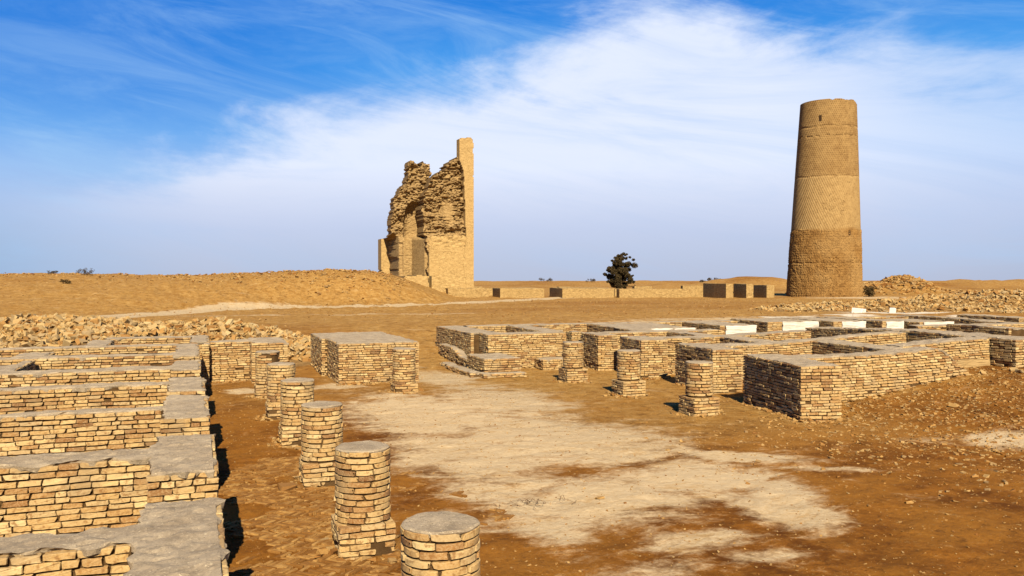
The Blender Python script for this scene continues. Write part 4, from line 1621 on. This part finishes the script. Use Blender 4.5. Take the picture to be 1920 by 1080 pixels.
def leaf_material(name, a, b2):
    m, nt, b = new_mat(name)
    r = nd(nt, 'ShaderNodeAttribute', attribute_name='tint').outputs['Fac']
    paint(nt, b, mixc(nt, r, a, b2))
    return m


M_LEAF = leaf_material('dark_foliage', (.034, .023, .009), (.095, .064, .025))
M_BARK, ntb, bb = new_mat('bark')
bb.inputs['Base Color'].default_value = (.07, .035, .015, 1)


def tubes(paths, n=6):
    Vs, Fs = [], []
    off = 0
    for pts in paths:
        for (p, r) in pts:
            for k in range(n):
                a = 2 * math.pi * k / n
                Vs.append((p[0] + r * math.cos(a), p[1] + r * math.sin(a), p[2]))
        for i in range(len(pts) - 1):
            for k in range(n):
                k2 = (k + 1) % n
                Fs.append((off + i * n + k, off + i * n + k2, off + (i + 1) * n + k2, off + (i + 1) * n + k))
        off += len(pts) * n
    return np.array(Vs), np.array(Fs)


def leaves(name, clumps, per, size, parent, seed, mat=None):
    g = np.random.default_rng(seed)
    P, T = [], []
    for (c, r) in clumps:
        n = int(per * r ** 1.6)
        v = g.normal(0, 1, (n, 3))
        v /= np.linalg.norm(v, axis=1)[:, None]
        v *= (g.random(n) ** .45)[:, None] * r
        v[:, 2] *= .8
        P.append(np.array(c) + v)
        T.append(np.clip(g.normal(.45, .25, n) , 0, 1))
    P = np.concatenate(P)
    T = np.concatenate(T)
    n = len(P)
    a = g.normal(0, 1, (n, 3))
    a /= np.linalg.norm(a, axis=1)[:, None]
    b = np.cross(a, g.normal(0, 1, (n, 3)))
    b /= np.linalg.norm(b, axis=1)[:, None]
    s = size * g.uniform(.6, 1.4, n)[:, None]
    V = np.stack([P - a * s, P + b * s * .5, P + a * s, P - b * s * .5], 1).reshape(-1, 3)
    F = np.arange(n * 4).reshape(n, 4)
    o = obj(name, mesh_np(name, V, F, False, {'tint': np.repeat(T, 4)}), mat or M_LEAF, parent)
    return o


def tree():
    x, y = to_site(15.6, 124.0)
    z = 3.6 - 19 / 1600 * 124
    z = min(z, gz(x, y) + .6)
    t = thing('lone_tree', 'dark bushy tree alone on the plain between the portal and the tower', 'tree', (x, y, z))
    g = random.Random(12)
    paths = [[((0, 0, -1.0), .22), ((.05, 0, .6), .18), ((.1, .05, 2.0), .13), ((.2, .1, 3.8), .06), ((.3, .1, 5.2), .02)]]
    clumps = [((.5, 0, 5.3), .38), ((.75, .1, 4.9), .42), ((.35, 0, 4.6), .55), ((-.85, 0, 4.3), .45), ((-.75, .1, 3.8), .6), ((.7, 0, 4.0), .65), ((-1.5, 0, 3.0), .6), ((-1.1, .2, 2.6), .8), ((0, .2, 3.3), .85),
              ((1.1, 0, 3.2), .75), ((1.4, -.1, 2.4), .65), ((.6, .1, 2.4), .9), ((-.5, 0, 2.0), .9), ((-1.3, 0, 1.7), .6), ((.6, 0, 1.5), .75), ((1.6, 0, 1.55), .55), ((-.6, 0, 1.1), .55), ((1.0, .2, 1.1), .4), ((-1.75, .1, 2.4), .4), ((1.85, 0, 1.9), .3), ((.1, 0, 4.1), .55), ((-.3, .2, 3.0), .8), ((.35, -.2, 2.9), .8), ((.1, .1, 1.9), .9), ((-.2, 0, 4.8), .35), ((1.0, 0, 4.5), .35), ((-.9, 0, .75), .5), ((.1, .2, .7), .6), ((.9, 0, .65), .45), ((-1.3, .1, 1.2), .45), ((1.4, 0, 1.1), .4)]
    for c, r in clumps:
        cl = (c[0], c[1] + g.uniform(-.9, .9), c[2])
        paths.append([((.08, 0, max(.3, c[2] * .45)), .07), ((c[0] * .5, c[1] * .5, c[2] * .75), .045), (cl, .015)])
    V, F = tubes(paths)
    obj('trunk', mesh_np('trunk', V, F), M_BARK, t)
    cl2 = []
    for c, r in clumps:
        for k in range(5):
            cl2.append(((c[0] + g.gauss(0, r * .45), c[1] + g.gauss(0, .7), c[2] + g.gauss(0, r * .42)), r * g.uniform(.4, .75)))
    leaves('crown', cl2, 1500, .085, t, 5)


tree()


def shrub(s_, d_, w_, h_, label, seed):
    x, y = to_site(s_, d_)
    z = gz(x, y)
    t = thing('desert_shrub', label, 'shrub', (x, y, z), 0, 'desert shrubs')
    g = random.Random(seed)
    cl = [((g.uniform(-.5, .5) * w_, g.uniform(-.3, .3) * w_, h_ * g.uniform(.15, .7)), h_ * g.uniform(.25, .45)) for _ in range(9)]
    paths = [[((c[0] * .2, c[1] * .2, -.15), .03), ((c[0], c[1], c[2] + h_ * .2), .01)] for c, r in cl]
    V, F = tubes(paths, 5)
    obj('stems', mesh_np('stems', V, F), M_BARK, t)
    leaves('foliage', cl, 420 / max(h_, .5), .06 * max(.7, h_), t, seed)


SHRUBS = [(-42.4, 84.5, 1.7, .75, 'rounded shrub with spiky stems on the crest of the left hill'), (-46.0, 85.5, .9, .45, 'small dark shrub on the hill crest left of the spiky one'),
          (-38.5, 73.5, .8, .5, 'low shrub halfway down the left hill'), (58, 250, 5.5, 2.2, 'dark shrub on the horizon left of the round tower'), (47.2, 112.5, 1.6, 1.7, 'dark clump standing in for a hole at the right foot of the round tower'),  # the clump at the tower foot is added to stand for a dark hole
          (22, 240, 2.6, 1.2, 'dark shrub on the far dunes left of the tree'), (12, 300, 4, 1.6, 'low scrub on the horizon just right of the portal'), (28.5, 205, 3.5, 1.1, 'low shrub on the plain right of the lone tree')]
for i, (a, b, c, d, lab) in enumerate(SHRUBS):
    shrub(a, b, c, d, lab, 900 + i)

# dry twigs lying on the crust
gt = random.Random(3)
paths = []
for k in range(38):
    x, y = 4.95 + gt.gauss(0, .32), 12.55 + gt.gauss(0, .12)
    a, ln = gt.uniform(0, 6.28), gt.uniform(.08, .3)
    z = gz(4.95, 12.55) + .012
    paths.append([((x, y, z), .0045), ((x + ln * .5 * math.cos(a), y + ln * .5 * math.sin(a), z + gt.uniform(.01, .06)), .004), ((x + ln * math.cos(a + .3), y + ln * math.sin(a + .3), z + gt.uniform(0, .05)), .003)])
V, F = tubes(paths, 4)
tw = obj('dry_twigs', mesh_np('dry_twigs', V, F), M_BARK)
tag(tw, 'tangle of dry dark twigs on the pale mud crust of the court', 'twigs')
